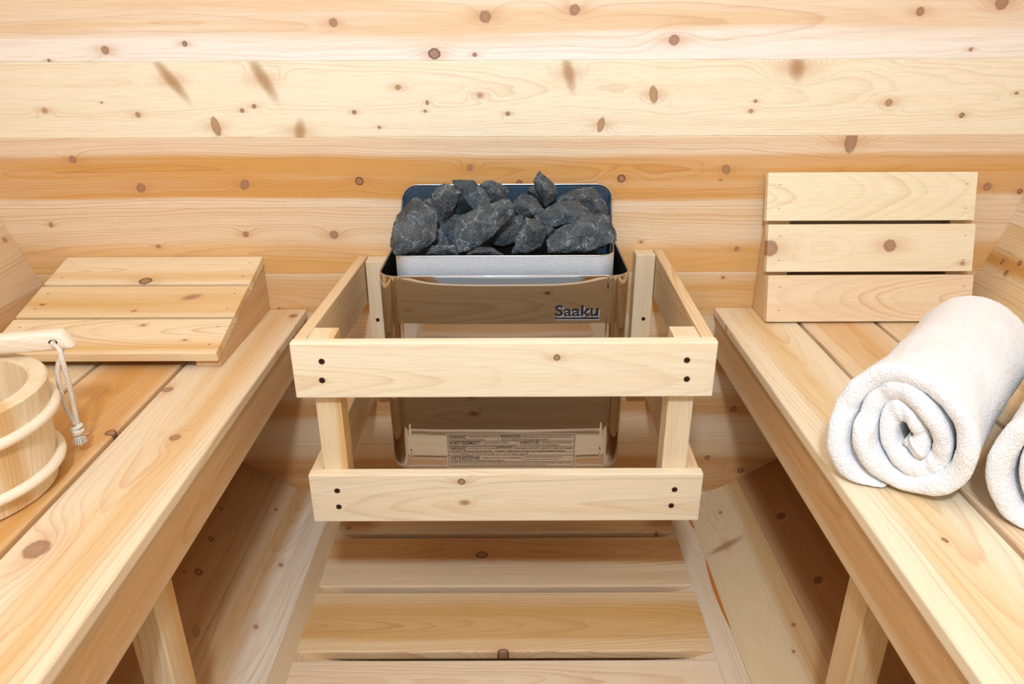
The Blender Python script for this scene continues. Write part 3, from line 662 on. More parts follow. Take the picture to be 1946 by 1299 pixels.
for nm, mat, dx, dz, y in (('logo_shadow', m_sh, 0.0016, -0.0016, YP), ('logo', m_ink, 0, 0, YP - 0.0003)):
    o = logo(mat, dx, dz, y, nm); fit_x(o, 0.0920 + dx, 0.1618 + dx)
    m = MB(); m.board(H((0.0920 + dx, y, -0.4362 + dz)), (1, 0, 0), (0, -1, 0), 0.0700, 0.0019, 0.0003, mat, x0=0, bev=0); m.build('logo_underline', heater)
# warning label
m_film = plain('label_film', (196, 186, 176), 0.35, 0.85); m_lk = plain('label_ink', (38, 28, 24), 0.6)
lx0, lx1, lz0, lz1 = -0.0922, 0.1332, -0.7192, -0.6500
m = MB(); m.board(H(((lx0 + lx1) / 2, YP + 0.0001, (lz0 + lz1) / 2)), (1, 0, 0), (0, -1, 0), lx1 - lx0, lz1 - lz0, 0.0003, m_film, x0=-(lx1 - lx0) / 2, bev=0)
film = m.build('warning_label', heater)
def bar(m, xa, za, xb, zb, th=0.0005):
    if abs(za - zb) < 1e-6: m.board(H((xa, YP - 0.0002, za)), (1, 0, 0), (0, -1, 0), xb - xa, th, 0.0002, m_lk, x0=0, bev=0)
    else: m.board(H((xa, YP - 0.0002, (za + zb) / 2)), (1, 0, 0), (0, -1, 0), th, abs(za - zb), 0.0002, m_lk, x0=-th / 2, bev=0)
LW, LH = lx1 - lx0, lz1 - lz0
def lx(u): return lx0 + u * LW
def lz(v): return lz1 - v * LH
m = MB(); e = 0.012
for (xa, za, xb, zb) in [(e, .035, 1 - e, .035), (e, .965, 1 - e, .965), (e, .035, e, .965), (1 - e, .035, 1 - e, .965)]: bar(m, lx(xa), lz(za), lx(xb), lz(zb), 0.0007)
for v in (.215, .375, .535, .635, .82): bar(m, lx(e), lz(v), lx(1 - e), lz(v), 0.0005)
for u, va, vb in ((.40, .035, .215), (.545, .215, .375), (.375, .375, .535), (.585, .635, .82)): bar(m, lx(u), lz(va), lx(u), lz(vb), 0.0005)
m.build('label_border', film)
def T(s, u0, u1, v, h, bold=0.0): return (s, u0, u1, v, h, bold)
lines = [T('WARNING!', .022, .155, .135, .085, .00012), T('COVERING AND AN INADEQUATELY', .165, .385, .105, .040), T('FILLED ROCK CONTAINER CAUSE FIRE RISK.', .022, .30, .195, .042),
 T('WARNUNG!', .415, .575, .125, .088, .00012), T('SOWOHL BEDECKUNG ALS AUCH NICHT VORSCHRIFTSMÄSSIG', .585, .965, .115, .042), T('GEFÜLLTE STEINBEHÄLTER VERURSACHEN BRANDGEFAHR.', .425, .79, .195, .042),
 T('AVERTISSEMENT!', .022, .265, .305, .085, .00012), T('LE RECOUVREMENT COMME LE', .285, .48, .285, .042), T('REMPLISSAGE INADÉQUAT DU BAC DE PIERRES CAUSENT UN RISQUE D’INCENDIE.', .022, .535, .362, .040),
 T('VAROITUS!', .565, .715, .295, .085, .00012), T('PEITTÄMINEN JA RIITTÄMÄTTÖMÄSTI', .735, .965, .285, .042), T('TÄYTETTY KIVITILA AIHEUTTAVAT PALOVAARAN.', .565, .87, .358, .042),
 T('VARNING!', .022, .15, .468, .082, .00012), T('ÖVERTÄCKNING OCH ANVÄNDNING', .155, .37, .450, .042), T('UTAN VÄLFYLLT STENMAGASIN MEDFÖR BRANDFARA.', .022, .355, .525, .042),
 T('ВНИМАНИЕ', .382, .50, .445, .070, .0001), T('Накрывание чем-либо и недостаточное заполнение', .515, .975, .445, .050), T('каменки огнем может вызвать риск возникновения пожара', .382, .91, .522, .050),
 T('.ﺮﻳﺬﺤﺗ ﺔﻴﻄﻐﺘﻟا ﺮﻴﻏ ﺔﻴﻓﺎﻛ ﺪﻗ يدﺆﺗ ﻰﻟا ﺐﺒﺴﺘﻟا ﺮﻄﺨﺑ ﻖﻳﺮﺤﻟا', .03, .63, .60, .050),
 T('OSTRZEŻENIE!', .025, .255, .745, .088, .00012), T('Przykrycie pieca oraz niewłaściwe', .275, .575, .725, .050), T('wypełnienie komory na kamienie grozi pożarem.', .025, .45, .805, .050),
 T('Смотрите важную дополнительную инструкцию.', .598, .90, .695, .036), T('See the important additional instructions.', .598, .87, .770, .036),
 T('See, please, the important supplementary instructions. Finns viktiga tilläggsanvisningar. See operating instructions for more information. Siehe die wichtigen zusätzlichen Hinweise.', .025, .965, .875, .036),
 T('Voir les instructions supplémentaires importantes avant utilisation. Katso tärkeät lisäohjeet käyttöohjeesta ja huomioi varoitukset.', .025, .77, .935, .036)]
m = MB()
for (s, u0, u1, v, h, bold) in lines:
    cu = bpy.data.curves.new('t', 'FONT'); cu.body = s; cu.size = h * LH / 0.70; cu.offset = bold; cu.resolution_u = 2
    o = bpy.data.objects.new('t', cu); COL.objects.link(o); bpy.context.view_layer.update()
    me = bpy.data.meshes.new_from_object(o.evaluated_get(bpy.context.evaluated_depsgraph_get()))
    if len(me.vertices):
        xs = [q.co.x for q in me.vertices]; k = (u1 - u0) * LW / max(max(xs) - min(xs), 1e-6)
        b2 = bmesh.new(); b2.from_mesh(me)
        m.merge(b2, m_lk, Matrix.Translation(H((lx(u0), YP - 0.0004, lz(v)))) @ Matrix.Rotation(PI / 2, 4, 'X') @ Matrix.Diagonal((k, 1, 1, 1)), (0, 0, 0))
    bpy.data.objects.remove(o); bpy.data.curves.remove(cu); bpy.data.meshes.remove(me)
m.build('label_text', film)

# ------------------------------------------------------------------ stones
def rock_mat():
    mt = bpy.data.materials.new('dark_rock'); mt.use_nodes = True; t = NT(mt.node_tree); b = mt.node_tree.nodes['Principled BSDF']
    at = t.new('ShaderNodeAttribute', attribute_name='wc').outputs['Vector']; sd = t.new('ShaderNodeAttribute', attribute_name='ws').outputs['Vector']
    va = t.new('ShaderNodeVectorMath', operation='ADD'); t.l.new(at, va.inputs[0]); t.l.new(sd, va.inputs[1]); P = va.outputs[0]
    n1 = t.noise(P, 38.0, 5.0, 0.6); n2 = t.noise(P, 420.0, 3.0, 0.7); n3 = t.noise(P, 1100.0, 2.0, 0.6)
    wv = t.new('ShaderNodeVectorMath', operation='MULTIPLY_ADD'); nn = t.new('ShaderNodeTexNoise'); nn.inputs['Scale'].default_value = 60.0; nn.inputs['Detail'].default_value = 4.0
    t.l.new(P, nn.inputs['Vector']); t.l.new(nn.outputs['Color'], wv.inputs[0]); wv.inputs[1].default_value = (0.022,) * 3; t.l.new(P, wv.inputs[2])
    def vein(scale, wd):
        v = t.new('ShaderNodeTexVoronoi', feature='DISTANCE_TO_EDGE'); v.inputs['Scale'].default_value = scale; t.l.new(wv.outputs[0], v.inputs['Vector'])
        return t.ss(wd, 0.0, v.outputs['Distance'])
    vv = t.m('MAXIMUM', t.m('MULTIPLY', vein(26.0, 0.034), t.ss(0.40, 0.55, n1)), t.m('MULTIPLY', vein(95.0, 0.07), t.m('MULTIPLY', t.ss(0.5, 0.66, n1), 0.7)))
    vv = t.m('MULTIPLY', vv, t.ss(0.38, 0.60, n2))
    c = t.mix(t.ss(0.3, 0.72, n1), lin((36, 45, 53)), lin((80, 89, 94)))
    sq = t.new('ShaderNodeSeparateXYZ'); t.l.new(sd, sq.inputs[0])
    c = t.mix(t.m('MULTIPLY', t.ss(0.52, 0.7, t.noise(P, 22.0, 2.0)), 0.45), c, lin((92, 86, 84)))
    c = t.mix(t.m('MULTIPLY', t.ss(0.52, 0.72, n2), 0.6), c, lin((136, 150, 158)))
    c = t.mix(t.m('MULTIPLY', t.ss(0.45, 0.2, n2), 0.55), c, lin((26, 34, 42)))
    c = t.mix(t.m('MULTIPLY', vv, 0.7), c, lin((176, 188, 194)))
    t.put(b.inputs['Base Color'], c); b.inputs['Roughness'].default_value = 0.62; b.inputs['Specular IOR Level'].default_value = 0.45
    bp = t.new('ShaderNodeBump'); bp.inputs['Strength'].default_value = 1.0; bp.inputs['Distance'].default_value = 0.0022
    t.put(bp.inputs['Height'], t.m('ADD', t.m('MULTIPLY', n1, 1.2), t.m('ADD', t.m('MULTIPLY', n2, 0.6), t.m('MULTIPLY', n3, 0.25)))); t.l.new(bp.outputs[0], b.inputs['Normal'])
    return mt
ROCK = rock_mat()
STONES = [["big_left",[[-0.1406,-0.1965,-0.2636],[-0.1314,-0.197,-0.2641],[-0.1196,-0.2056,-0.2737],[-0.1032,-0.215,-0.2842],[-0.0992,-0.2302,-0.3011],[-0.1012,-0.2486,-0.3215],[-0.1125,-0.2559,-0.3297],[-0.1278,-0.2625,-0.3369],[-0.1509,-0.2673,-0.3423],[-0.1625,-0.2896,-0.3332],[-0.1734,-0.255,-0.3286],[-0.1713,-0.23,-0.3009],[-0.1642,-0.2182,-0.2878],[-0.1427,-0.2539,-0.2843],[-0.1284,-0.2637,-0.3105],[-0.1401,-0.2467,-0.2975],[-0.1325,-0.2626,-0.3103],[-0.1249,-0.2393,-0.2892],[-0.1395,-0.2444,-0.2918],[-0.1427,-0.1758,-0.304],[-0.1275,-0.1824,-0.3113],[-0.1128,-0.2001,-0.331],[-0.1225,-0.2186,-0.333],[-0.143,-0.2268,-0.333],[-0.143,-0.2179,-0.333],[-0.143,-0.1915,-0.3214]]],["dome_left_back",[[-0.0934,-0.1279,-0.2548],[-0.079,-0.1296,-0.2575],[-0.0658,-0.136,-0.2682],[-0.0787,-0.1544,-0.2988],[-0.0905,-0.1607,-0.3093],[-0.0999,-0.167,-0.3198],[-0.1146,-0.1486,-0.2892],[-0.1148,-0.1378,-0.2712],[-0.1101,-0.1327,-0.2627],[-0.0868,-0.156,-0.2672],[-0.0978,-0.1578,-0.2751],[-0.0841,-0.1564,-0.2711],[-0.0994,-0.1547,-0.2726],[-0.0893,-0.1679,-0.2889],[-0.0966,-0.0938,-0.2956],[-0.0767,-0.0996,-0.3052],[-0.0945,-0.1173,-0.3349],[-0.1118,-0.1086,-0.3204],[-0.1086,-0.0972,-0.3013]]],["small_wedge_left",[[-0.1317,-0.1405,-0.2802],[-0.1162,-0.1386,-0.277],[-0.1041,-0.1469,-0.2909],[-0.0978,-0.1609,-0.3141],[-0.1145,-0.1621,-0.3162],[-0.1267,-0.1482,-0.2929],[-0.1184,-0.1576,-0.282],[-0.1153,-0.1587,-0.2903],[-0.1294,-0.1174,-0.3069],[-0.1095,-0.122,-0.3146],[-0.1171,-0.1329,-0.3328]]],["tilted_slab",[[-0.0822,-0.1089,-0.252],[-0.0634,-0.1086,-0.2515],[-0.0439,-0.109,-0.2521],[-0.0402,-0.1135,-0.2585],[-0.0123,-0.1298,-0.2818],[-0.0195,-0.1378,-0.2933],[-0.0435,-0.1414,-0.2984],[-0.057,-0.1289,-0.2806],[-0.0704,-0.1201,-0.2679],[-0.079,-0.1134,-0.2584],[-0.0372,-0.136,-0.2792],[-0.0437,-0.1235,-0.261],[-0.0537,-0.1279,-0.266],[-0.0429,-0.1278,-0.2701],[-0.0494,-0.1293,-0.2716],[-0.0741,-0.0994,-0.2679],[-0.0466,-0.0995,-0.268],[-0.0238,-0.1144,-0.2893],[-0.0463,-0.1228,-0.3013],[-0.0656,-0.1074,-0.2793]]],["grey_back_middle",[[-0.0354,-0.058,-0.2697],[-0.0164,-0.0549,-0.2635],[0.0038,-0.058,-0.2698],[0.0164,-0.0632,-0.2802],[0.0138,-0.0712,-0.2962],[-0.0014,-0.0735,-0.3007],[-0.0215,-0.0723,-0.2983],[-0.0341,-0.0643,-0.2823],[-0.0134,-0.0837,-0.277],[-0.003,-0.0755,-0.2736],[-0.0069,-0.0737,-0.2791],[-0.0124,-0.0788,-0.282],[-0.0106,-0.0734,-0.2811],[-0.0286,-0.0371,-0.2926],[-0.0003,-0.0372,-0.2927],[0.0069,-0.0467,-0.3116],[-0.0186,-0.0474,-0.3132]]],["long_front",[[-0.0723,-0.2083,-0.3001],[-0.0603,-0.2017,-0.2919],[-0.0312,-0.1968,-0.2858],[-0.0215,-0.1952,-0.2838],[0.0029,-0.1853,-0.2713],[0.0176,-0.1842,-0.2699],[0.0273,-0.192,-0.2798],[0.0248,-0.202,-0.2922],[0.003,-0.2167,-0.3106],[-0.0163,-0.2297,-0.3268],[-0.0355,-0.2353,-0.3338],[-0.0498,-0.2425,-0.3429],[-0.0642,-0.2433,-0.3438],[-0.0729,-0.2328,-0.3307],[-0.0301,-0.2342,-0.2986],[0.0036,-0.2176,-0.2831],[-0.0302,-0.2207,-0.3031],[-0.0078,-0.2094,-0.2894],[-0.0351,-0.2249,-0.304],[-0.0194,-0.2186,-0.2958],[-0.0598,-0.1875,-0.3208],[-0.0302,-0.1792,-0.3105],[-0.0056,-0.1709,-0.3001],[0.012,-0.1758,-0.3062],[-0.0056,-0.1935,-0.3284],[-0.0333,-0.2069,-0.3451],[-0.0539,-0.2126,-0.3523]]],["flat_under_long",[[-0.0177,-0.1896,-0.3406],[0.0023,-0.1804,-0.3252],[0.0274,-0.1672,-0.3032],[0.0399,-0.1652,-0.2999],[0.0461,-0.1712,-0.3099],[0.0373,-0.1818,-0.3276],[0.0322,-0.1897,-0.3407],[0.0072,-0.1943,-0.3483],[-0.0102,-0.1923,-0.345],[0.0223,-0.1897,-0.3177],[0.0227,-0.1867,-0.3151],[0.0151,-0.192,-0.3231],[0.014,-0.1957,-0.3285],[0.0172,-0.1945,-0.3215],[-0.0077,-0.1649,-0.357],[0.0248,-0.1487,-0.3301],[0.0383,-0.1516,-0.3349],[0.0282,-0.165,-0.3571],[-0.0023,-0.1668,-0.3601]]],["behind_centre",[[0.0276,-0.1308,-0.2836],[0.0456,-0.123,-0.2725],[0.066,-0.1293,-0.2815],[0.081,-0.1433,-0.3015],[0.0682,-0.1495,-0.3103],[0.0478,-0.1494,-0.3102],[0.03,-0.1432,-0.3014],[0.025,-0.137,-0.2925],[0.0502,-0.1501,-0.287],[0.0458,-0.1512,-0.291],[0.0479,-0.1576,-0.2896],[0.0592,-0.1569,-0.3003],[0.0433,-0.1525,-0.2879],[0.0341,-0.1006,-0.3147],[0.0617,-0.0996,-0.3131],[0.0633,-0.1141,-0.3339],[0.0359,-0.1096,-0.3274]]],["pointed_top",[[0.0725,-0.0781,-0.2428],[0.0803,-0.0803,-0.2502],[0.1014,-0.0855,-0.2676],[0.1054,-0.0893,-0.28],[0.0962,-0.0937,-0.2948],[0.0844,-0.0959,-0.3022],[0.0764,-0.0922,-0.2898],[0.0698,-0.0862,-0.2699],[0.062,-0.0829,-0.2588],[0.0782,-0.1024,-0.2614],[0.093,-0.1,-0.2777],[0.074,-0.0959,-0.2683],[0.0837,-0.0947,-0.2676],[0.0857,-0.0971,-0.2723],[0.0788,-0.0972,-0.2673],[0.0763,-0.058,-0.2704],[0.0971,-0.0633,-0.2883],[0.0934,-0.0692,-0.3079],[0.0792,-0.0681,-0.3042],[0.0688,-0.0614,-0.2819]]],["knob_under_pointed",[[0.0511,-0.0772,-0.2783],[0.0636,-0.0739,-0.2672],[0.0782,-0.0784,-0.2822],[0.0822,-0.0844,-0.3022],[0.0702,-0.0821,-0.2947],[0.0637,-0.0848,-0.2798],[0.0656,-0.0903,-0.2806],[0.0567,-0.0584,-0.2968],[0.0762,-0.0592,-0.2995],[0.0705,-0.0619,-0.3085]]],["broad_right_back",[[0.1047,-0.0824,-0.2907],[0.1341,-0.0735,-0.2781],[0.1689,-0.0695,-0.2724],[0.1844,-0.0785,-0.2852],[0.1982,-0.0947,-0.3083],[0.1964,-0.1043,-0.322],[0.1543,-0.101,-0.3173],[0.1044,-0.0928,-0.3057],[0.1577,-0.1081,-0.2838],[0.1538,-0.099,-0.2928],[0.1475,-0.1012,-0.2934],[0.1619,-0.1027,-0.2983],[0.1598,-0.1002,-0.2957],[0.1211,-0.058,-0.3149],[0.1673,-0.0487,-0.3017],[0.175,-0.0668,-0.3276],[0.1568,-0.0714,-0.3341]]],["flat_blade",[[0.0611,-0.1705,-0.3025],[0.0854,-0.1552,-0.2898],[0.1059,-0.1469,-0.2828],[0.1363,-0.1447,-0.2809],[0.1673,-0.1709,-0.3028],[0.127,-0.1766,-0.3076],[0.0892,-0.1881,-0.3172],[0.0647,-0.1787,-0.3094],[0.109,-0.1808,-0.2926],[0.1293,-0.1625,-0.2884],[0.1173,-0.1786,-0.3027],[0.0909,-0.1714,-0.2953],[0.0871,-0.1756,-0.3008],[0.0742,-0.1533,-0.3157],[0.1064,-0.1363,-0.3016],[0.1506,-0.1536,-0.3159],[0.0944,-0.166,-0.3263]]],["big_right",[[0.08,-0.2323,-0.3265],[0.0997,-0.218,-0.3106],[0.1489,-0.2037,-0.2947],[0.1759,-0.1992,-0.2897],[0.1854,-0.2038,-0.2948],[0.1949,-0.2237,-0.3169],[0.1958,-0.2335,-0.3278],[0.1466,-0.2466,-0.3424],[0.0819,-0.2482,-0.3442],[0.1461,-0.2368,-0.3033],[0.1094,-0.2542,-0.3305],[0.1463,-0.2289,-0.3061],[0.1363,-0.234,-0.3109],[0.1354,-0.2424,-0.3198],[0.1364,-0.2361,-0.3086],[0.1005,-0.2042,-0.3468],[0.1501,-0.1836,-0.3239],[0.175,-0.1837,-0.324],[0.175,-0.2051,-0.3478],[0.1019,-0.2157,-0.3595]]],["front_centre",[[0.0464,-0.2216,-0.2923],[0.0584,-0.2227,-0.2945],[0.0799,-0.2282,-0.3054],[0.0786,-0.2357,-0.3206],[0.0701,-0.2422,-0.3335],[0.0485,-0.2476,-0.3442],[0.0222,-0.2481,-0.3452],[0.0342,-0.2378,-0.3247],[0.0379,-0.2281,-0.3053],[0.0576,-0.2572,-0.3048],[0.0474,-0.2391,-0.3081],[0.0536,-0.2474,-0.3132],[0.0505,-0.2459,-0.3133],[0.053,-0.2461,-0.3137],[0.0487,-0.2029,-0.32],[0.0728,-0.2076,-0.3294],[0.0657,-0.2177,-0.3496],[0.0313,-0.2219,-0.3581],[0.0426,-0.2076,-0.3293]]],["chip_between",[[0.0643,-0.1898,-0.3078],[0.0951,-0.1939,-0.3182],[0.0852,-0.199,-0.3307],[0.0741,-0.1971,-0.3261],[0.0795,-0.2017,-0.323],[0.0879,-0.201,-0.3194],[0.0691,-0.1784,-0.323],[0.0842,-0.185,-0.3395]]],["under_long_left",[[-0.1061,-0.1839,-0.3239],[-0.0749,-0.171,-0.2981],[-0.0624,-0.1727,-0.3015],[-0.0674,-0.1952,-0.3465],[-0.1048,-0.1951,-0.3464],[-0.0805,-0.1881,-0.314],[-0.0884,-0.1938,-0.3276],[-0.101,-0.1646,-0.341],[-0.0696,-0.1566,-0.3249],[-0.1001,-0.1727,-0.3572]]],["bottom_front_left",[[-0.1165,-0.2588,-0.3427],[-0.1054,-0.256,-0.3288],[-0.0699,-0.2557,-0.3271],[-0.0643,-0.259,-0.344],[-0.0827,-0.2685,-0.3306],[-0.0829,-0.2648,-0.3363],[-0.1103,-0.2394,-0.3584],[-0.0768,-0.2371,-0.3472]]],["bottom_front_middle",[[-0.0513,-0.2586,-0.3442],[-0.0346,-0.2561,-0.3315],[-0.0109,-0.2562,-0.3321],[0.0103,-0.2586,-0.3444],[-0.0391,-0.2687,-0.3375],[-0.0132,-0.2641,-0.3362],[-0.0436,-0.2392,-0.3603],[-0.0145,-0.2374,-0.3515]]]]
SLAB = {
 'big_left': 'largest dark stone at the left front corner of the heater basket, split by pale veins',
 'dome_left_back': 'upright dark stone standing behind the large left corner stone',
 'small_wedge_left': 'small dark stone wedged low between the left corner stone and the upright one',
 'tilted_slab': 'tilted four-sided dark slab with a flat top edge, near the left of the stone pile',
 'grey_back_middle': 'low rounded grey stone at the back of the basket, right of the tilted slab',
 'long_front': 'long pale-veined stone lying diagonally across the middle of the pile',
 'flat_under_long': 'smaller flat grey stone tucked under the right side of the long diagonal stone',
 'behind_centre': 'dull dark stone behind the middle of the pile, left below the pointed one',
 'pointed_top': 'pointed stone sticking up highest of all above the back plate',
 'knob_under_pointed': 'small dark lump of stone leaning against the left side of the pointed stone',
 'broad_right_back': 'broad dark stone at the back right corner of the basket',
 'flat_blade': 'thin blade-like stone with a dark underside, lying right of the middle',
 'big_right': 'large speckled stone with a straight lower edge at the right front of the basket',
 'front_centre': 'brownish grey ridged stone standing at the basket front, right of the middle',
 'chip_between': 'small stone chip between the ridged front stone and the large right stone',
 'under_long_left': 'shaded bluish stone in the hollow right of the large left corner stone',
 'bottom_front_left': 'low stone peeping over the basket rim below the bluish shaded one',
 'bottom_front_middle': 'flat stone just peeping over the basket rim below the long diagonal stone',
}
def stone(nm, pts, idx):
    b = bmesh.new()
    for p in pts: b.verts.new(p)
    r = bmesh.ops.convex_hull(b, input=b.verts[:])
    bmesh.ops.delete(b, geom=list({g for g in r['geom_interior'] + r['geom_unused'] if isinstance(g, bmesh.types.BMVert)}), context='VERTS')
    c = sum((v.co for v in b.verts), Vector()) / len(b.verts)
    bmesh.ops.triangulate(b, faces=b.faces[:])
    for it in range(5):
        es = [e for e in b.edges if e.calc_length() > 0.0032]
        if not es or len(b.verts) > 9000: break
        bmesh.ops.subdivide_edges(b, edges=es, cuts=1, use_grid_fill=False); bmesh.ops.triangulate(b, faces=b.faces[:])
    b.normal_update(); off = Vector((idx * 3.7, idx * 1.3, -idx * 2.1)); mv = []
    for v in b.verts:
        q = v.co
        d = noise.noise(q * 42 + off) * 0.0012 + noise.noise(q * 110 + off) * 0.0012 + 0.0006
        cr = abs(noise.noise(q * 75 + off * 2)); d -= max(0, 0.08 - cr) * 0.008
        d += noise.noise(q * 300 + off) * 0.0012
        mv.append(v.normal * d)
    for v, dd in zip(b.verts, mv): v.co += dd
    m = MB(); m.merge(b, ROCK, Matrix.Translation((0, 0, ZC)), (idx * 0.7, idx * 0.31, idx * 0.9), smooth=True)
    o = m.build('heater_stone', origin=H(c)); tag(o, SLAB[nm], 'stone', 'dark stones in the heater basket')
for i, (nm, pts) in enumerate(STONES): stone(nm, pts, i)

# ------------------------------------------------------------------ bucket
bucket = thing('wooden_bucket', H((-0.66, -0.638, BT)), 'pale wooden sauna bucket with round hoops on the left bench', 'bucket')
bw = [wood('bucket_a', sap=(240, 216, 180), heart=(226, 186, 140), freq=330, rs=0.4, w0=0.03, h0=0.06, streak=0.5, rough=0.5),
      wood('bucket_b', sap=(236, 204, 164), heart=(218, 170, 116), hc=0.0, hw=0.03, soft=0.01, freq=220, rs=0.5, w0=0.01, h0=0.03, streak=0.5, rough=0.5)]
BC = Vector((-0.66, -0.638, 0)); zt, zb = -0.395, -0.5345; RT, RBt, WT = 0.118, 0.100, 0.0215
def rad_at(z): u = (z - zb) / (zt - zb); return RBt + (RT - RBt) * u
m = MB(); NS = 15
for i in range(NS):
    a0, a1 = 2 * PI * i / NS + 0.22, 2 * PI * (i + 1) / NS + 0.22; b = bmesh.new(); lay = b.verts.layers.float_vector.new('p'); n = 5
    prof = [(0, zb + 0.002, 'o'), (0, zt - 0.003, 'o'), (-0.003, zt, 'o'), (-WT + 0.003, zt, 'i'), (-WT, zt - 0.003, 'i'), (-WT, zb + 0.012, 'i'), (-WT, zb, 'i'), (-0.003, zb, 'o')]
    rings = []
    for j in range(n + 1):
        a = a0 + (a1 - a0) * (j / n)
        ring = []
        for dr, z, _ in prof:
            rr = rad_at(z) + dr; v = b.verts.new((BC.x + rr * math.cos(a), BC.y + rr * math.sin(a), z)); v[lay] = Vector((z, (a - (a0 + a1) / 2) * rr, dr)); ring.append(v)
        rings.append(ring)
    for A, B in zip(rings, rings[1:]):
        for k in range(len(prof)): b.faces.new((A[k], A[(k + 1) % len(prof)], B[(k + 1) % len(prof)], B[k]))
    sd = (random.random() * 3, random.uniform(-1, 1), random.uniform(-1, 1)); kk = m.mi(bw[random.choice((0, 0, 1))]); vm = {}
    for v in b.verts:
        nv = m.bm.verts.new(v.co + Vector((0, 0, ZC))); nv[m.wc] = v[lay]; nv[m.ws] = Vector(sd); vm[v] = nv
    for f in b.faces:
        nf = m.bm.faces.new([vm[v] for v in f.verts]); nf.material_index = kk; nf.smooth = False
    b.free()
m.build('stave_wall', bucket)
m = MB(); b = bmesh.new(); bmesh.ops.create_cone(b, cap_ends=True, segments=48, radius1=RBt - WT - 0.0005, radius2=RBt - WT + 0.0008, depth=0.012)
m.merge(b, bw[0], Matrix.Translation(H((BC.x, BC.y, zb + 0.016)))); m.build('base', bucket)
hoop_m = wood('hoop_wood', sap=(246, 226, 198), heart=(236, 204, 164), freq=300, rs=0.2, h0=0.2, streak=0.3, rough=0.45)
for z, rr in ((-0.4335, 0.1175), (-0.5035, 0.1090)):
    m = MB(); path = [(BC.x + rr * math.cos(2 * PI * i / 96), BC.y + rr * math.sin(2 * PI * i / 96), z) for i in range(96)]
    m.merge(tube(path, 0.0066, 14, closed=True), hoop_m, Matrix.Translation((0, 0, ZC)), (0, 0, 0), smooth=True); m.build('hoop', bucket)

# ------------------------------------------------------------------ ladle lying across the bucket
ladle = thing('sauna_ladle', H((-0.66, -0.55, -0.39)), 'pale wooden ladle with a rope loop, laid across the bucket rim', 'ladle')
lad_m = wood('ladle_wood', sap=(248, 228, 204), heart=(240, 208, 176), freq=260, rs=0.22, h0=0.08, w0=0.03, streak=0.35, rough=0.45)
pe = Vector((-0.5440, -0.5290, -0.3720)); pd = Vector((-1, -0.125, -0.035)).normalized(); side = Vector((0, 0, 1)).cross(pd).normalized()
b = bmesh.new(); secs = []
LN = 0.285; ns = 34
for i in range(ns + 1):
    u = i / ns; s = LN * (u ** 1.6)
    e = min(1.0, s / 0.010); sc = math.sqrt(max(0.0, 1 - (1 - e) ** 2)); sc = 0.35 + 0.65 * sc
    hw_, hh_ = 0.0115 * sc, 0.0128 * (0.55 + 0.45 * sc)
    ring = []
    for k in range(24):
        a = 2 * PI * k / 24; ca, sa = math.cos(a), math.sin(a); p_ = 0.55
        x_ = math.copysign(abs(ca) ** p_, ca) * hw_; z_ = math.copysign(abs(sa) ** p_, sa) * hh_
        sl = max(0.0, 1 - s / 0.03) * 0.55 * (z_ + 0.0128) * 1.0
        ring.append(b.verts.new(pe + pd * (s + sl) + side * x_ + Vector((0, 0, z_))))
    secs.append(ring)
for A, B in zip(secs, secs[1:]):
    for k in range(24): b.faces.new((A[k], A[(k + 1) % 24], B[(k + 1) % 24], B[k]))
b.faces.new(secs[0][::-1]); b.faces.new(secs[-1])
m = MB(); m.merge(b, lad_m, Matrix.Translation((0, 0, ZC)), (0.2, 0, 0), smooth=True); m.build('handle', ladle)
bc = pe + pd * (LN + 0.036) + Vector((0, 0, -0.012)); prof = []
for i in range(9): a = -PI / 2 + PI / 2 * i / 8; prof.append((0.040 * math.cos(a), 0.034 * math.sin(a)))
prof += [(0.0405, 0.010), (0.039, 0.0125), (0.035, 0.0125), (0.0335, 0.010)]
for i in range(9): a = -PI / 2 * i / 8; prof.append((0.0335 * math.cos(a), 0.028 * math.sin(a)))
b = bmesh.new(); N = 40; rings = [[b.verts.new(bc + Vector((max(r, 1e-4) * math.cos(2 * PI * k / N), max(r, 1e-4) * math.sin(2 * PI * k / N), z))) for k in range(N)] for r, z in prof]
for A, B in zip(rings, rings[1:]):
    for k in range(N): b.faces.new((A[k], A[(k + 1) % N], B[(k + 1) % N], B[k]))
m = MB(); m.merge(b, lad_m, Matrix.Translation((0, 0, ZC)), (0.2, 0, 0), smooth=True); m.build('bowl', ladle)
# flat dark disc painted on for the shade inside the handle's hole
hm = plain('hole_shade', (48, 30, 22), 0.9)
m = MB(); hp = pe + pd * 0.0235 + side * (0.0116 if side.y < 0 else -0.0116) + Vector((0, 0, 0.0005))
b = bmesh.new(); bmesh.ops.create_circle(b, cap_ends=True, radius=0.0044, segments=24)
m.merge(b, hm, Matrix.Translation(H(hp)) @ (side * (1 if side.y < 0 else -1)).to_track_quat('Z', 'Y').to_matrix().to_4x4() @ Matrix.Diagonal((1.25, 0.85, 1, 1))); m.build('rope_hole_shade', ladle)
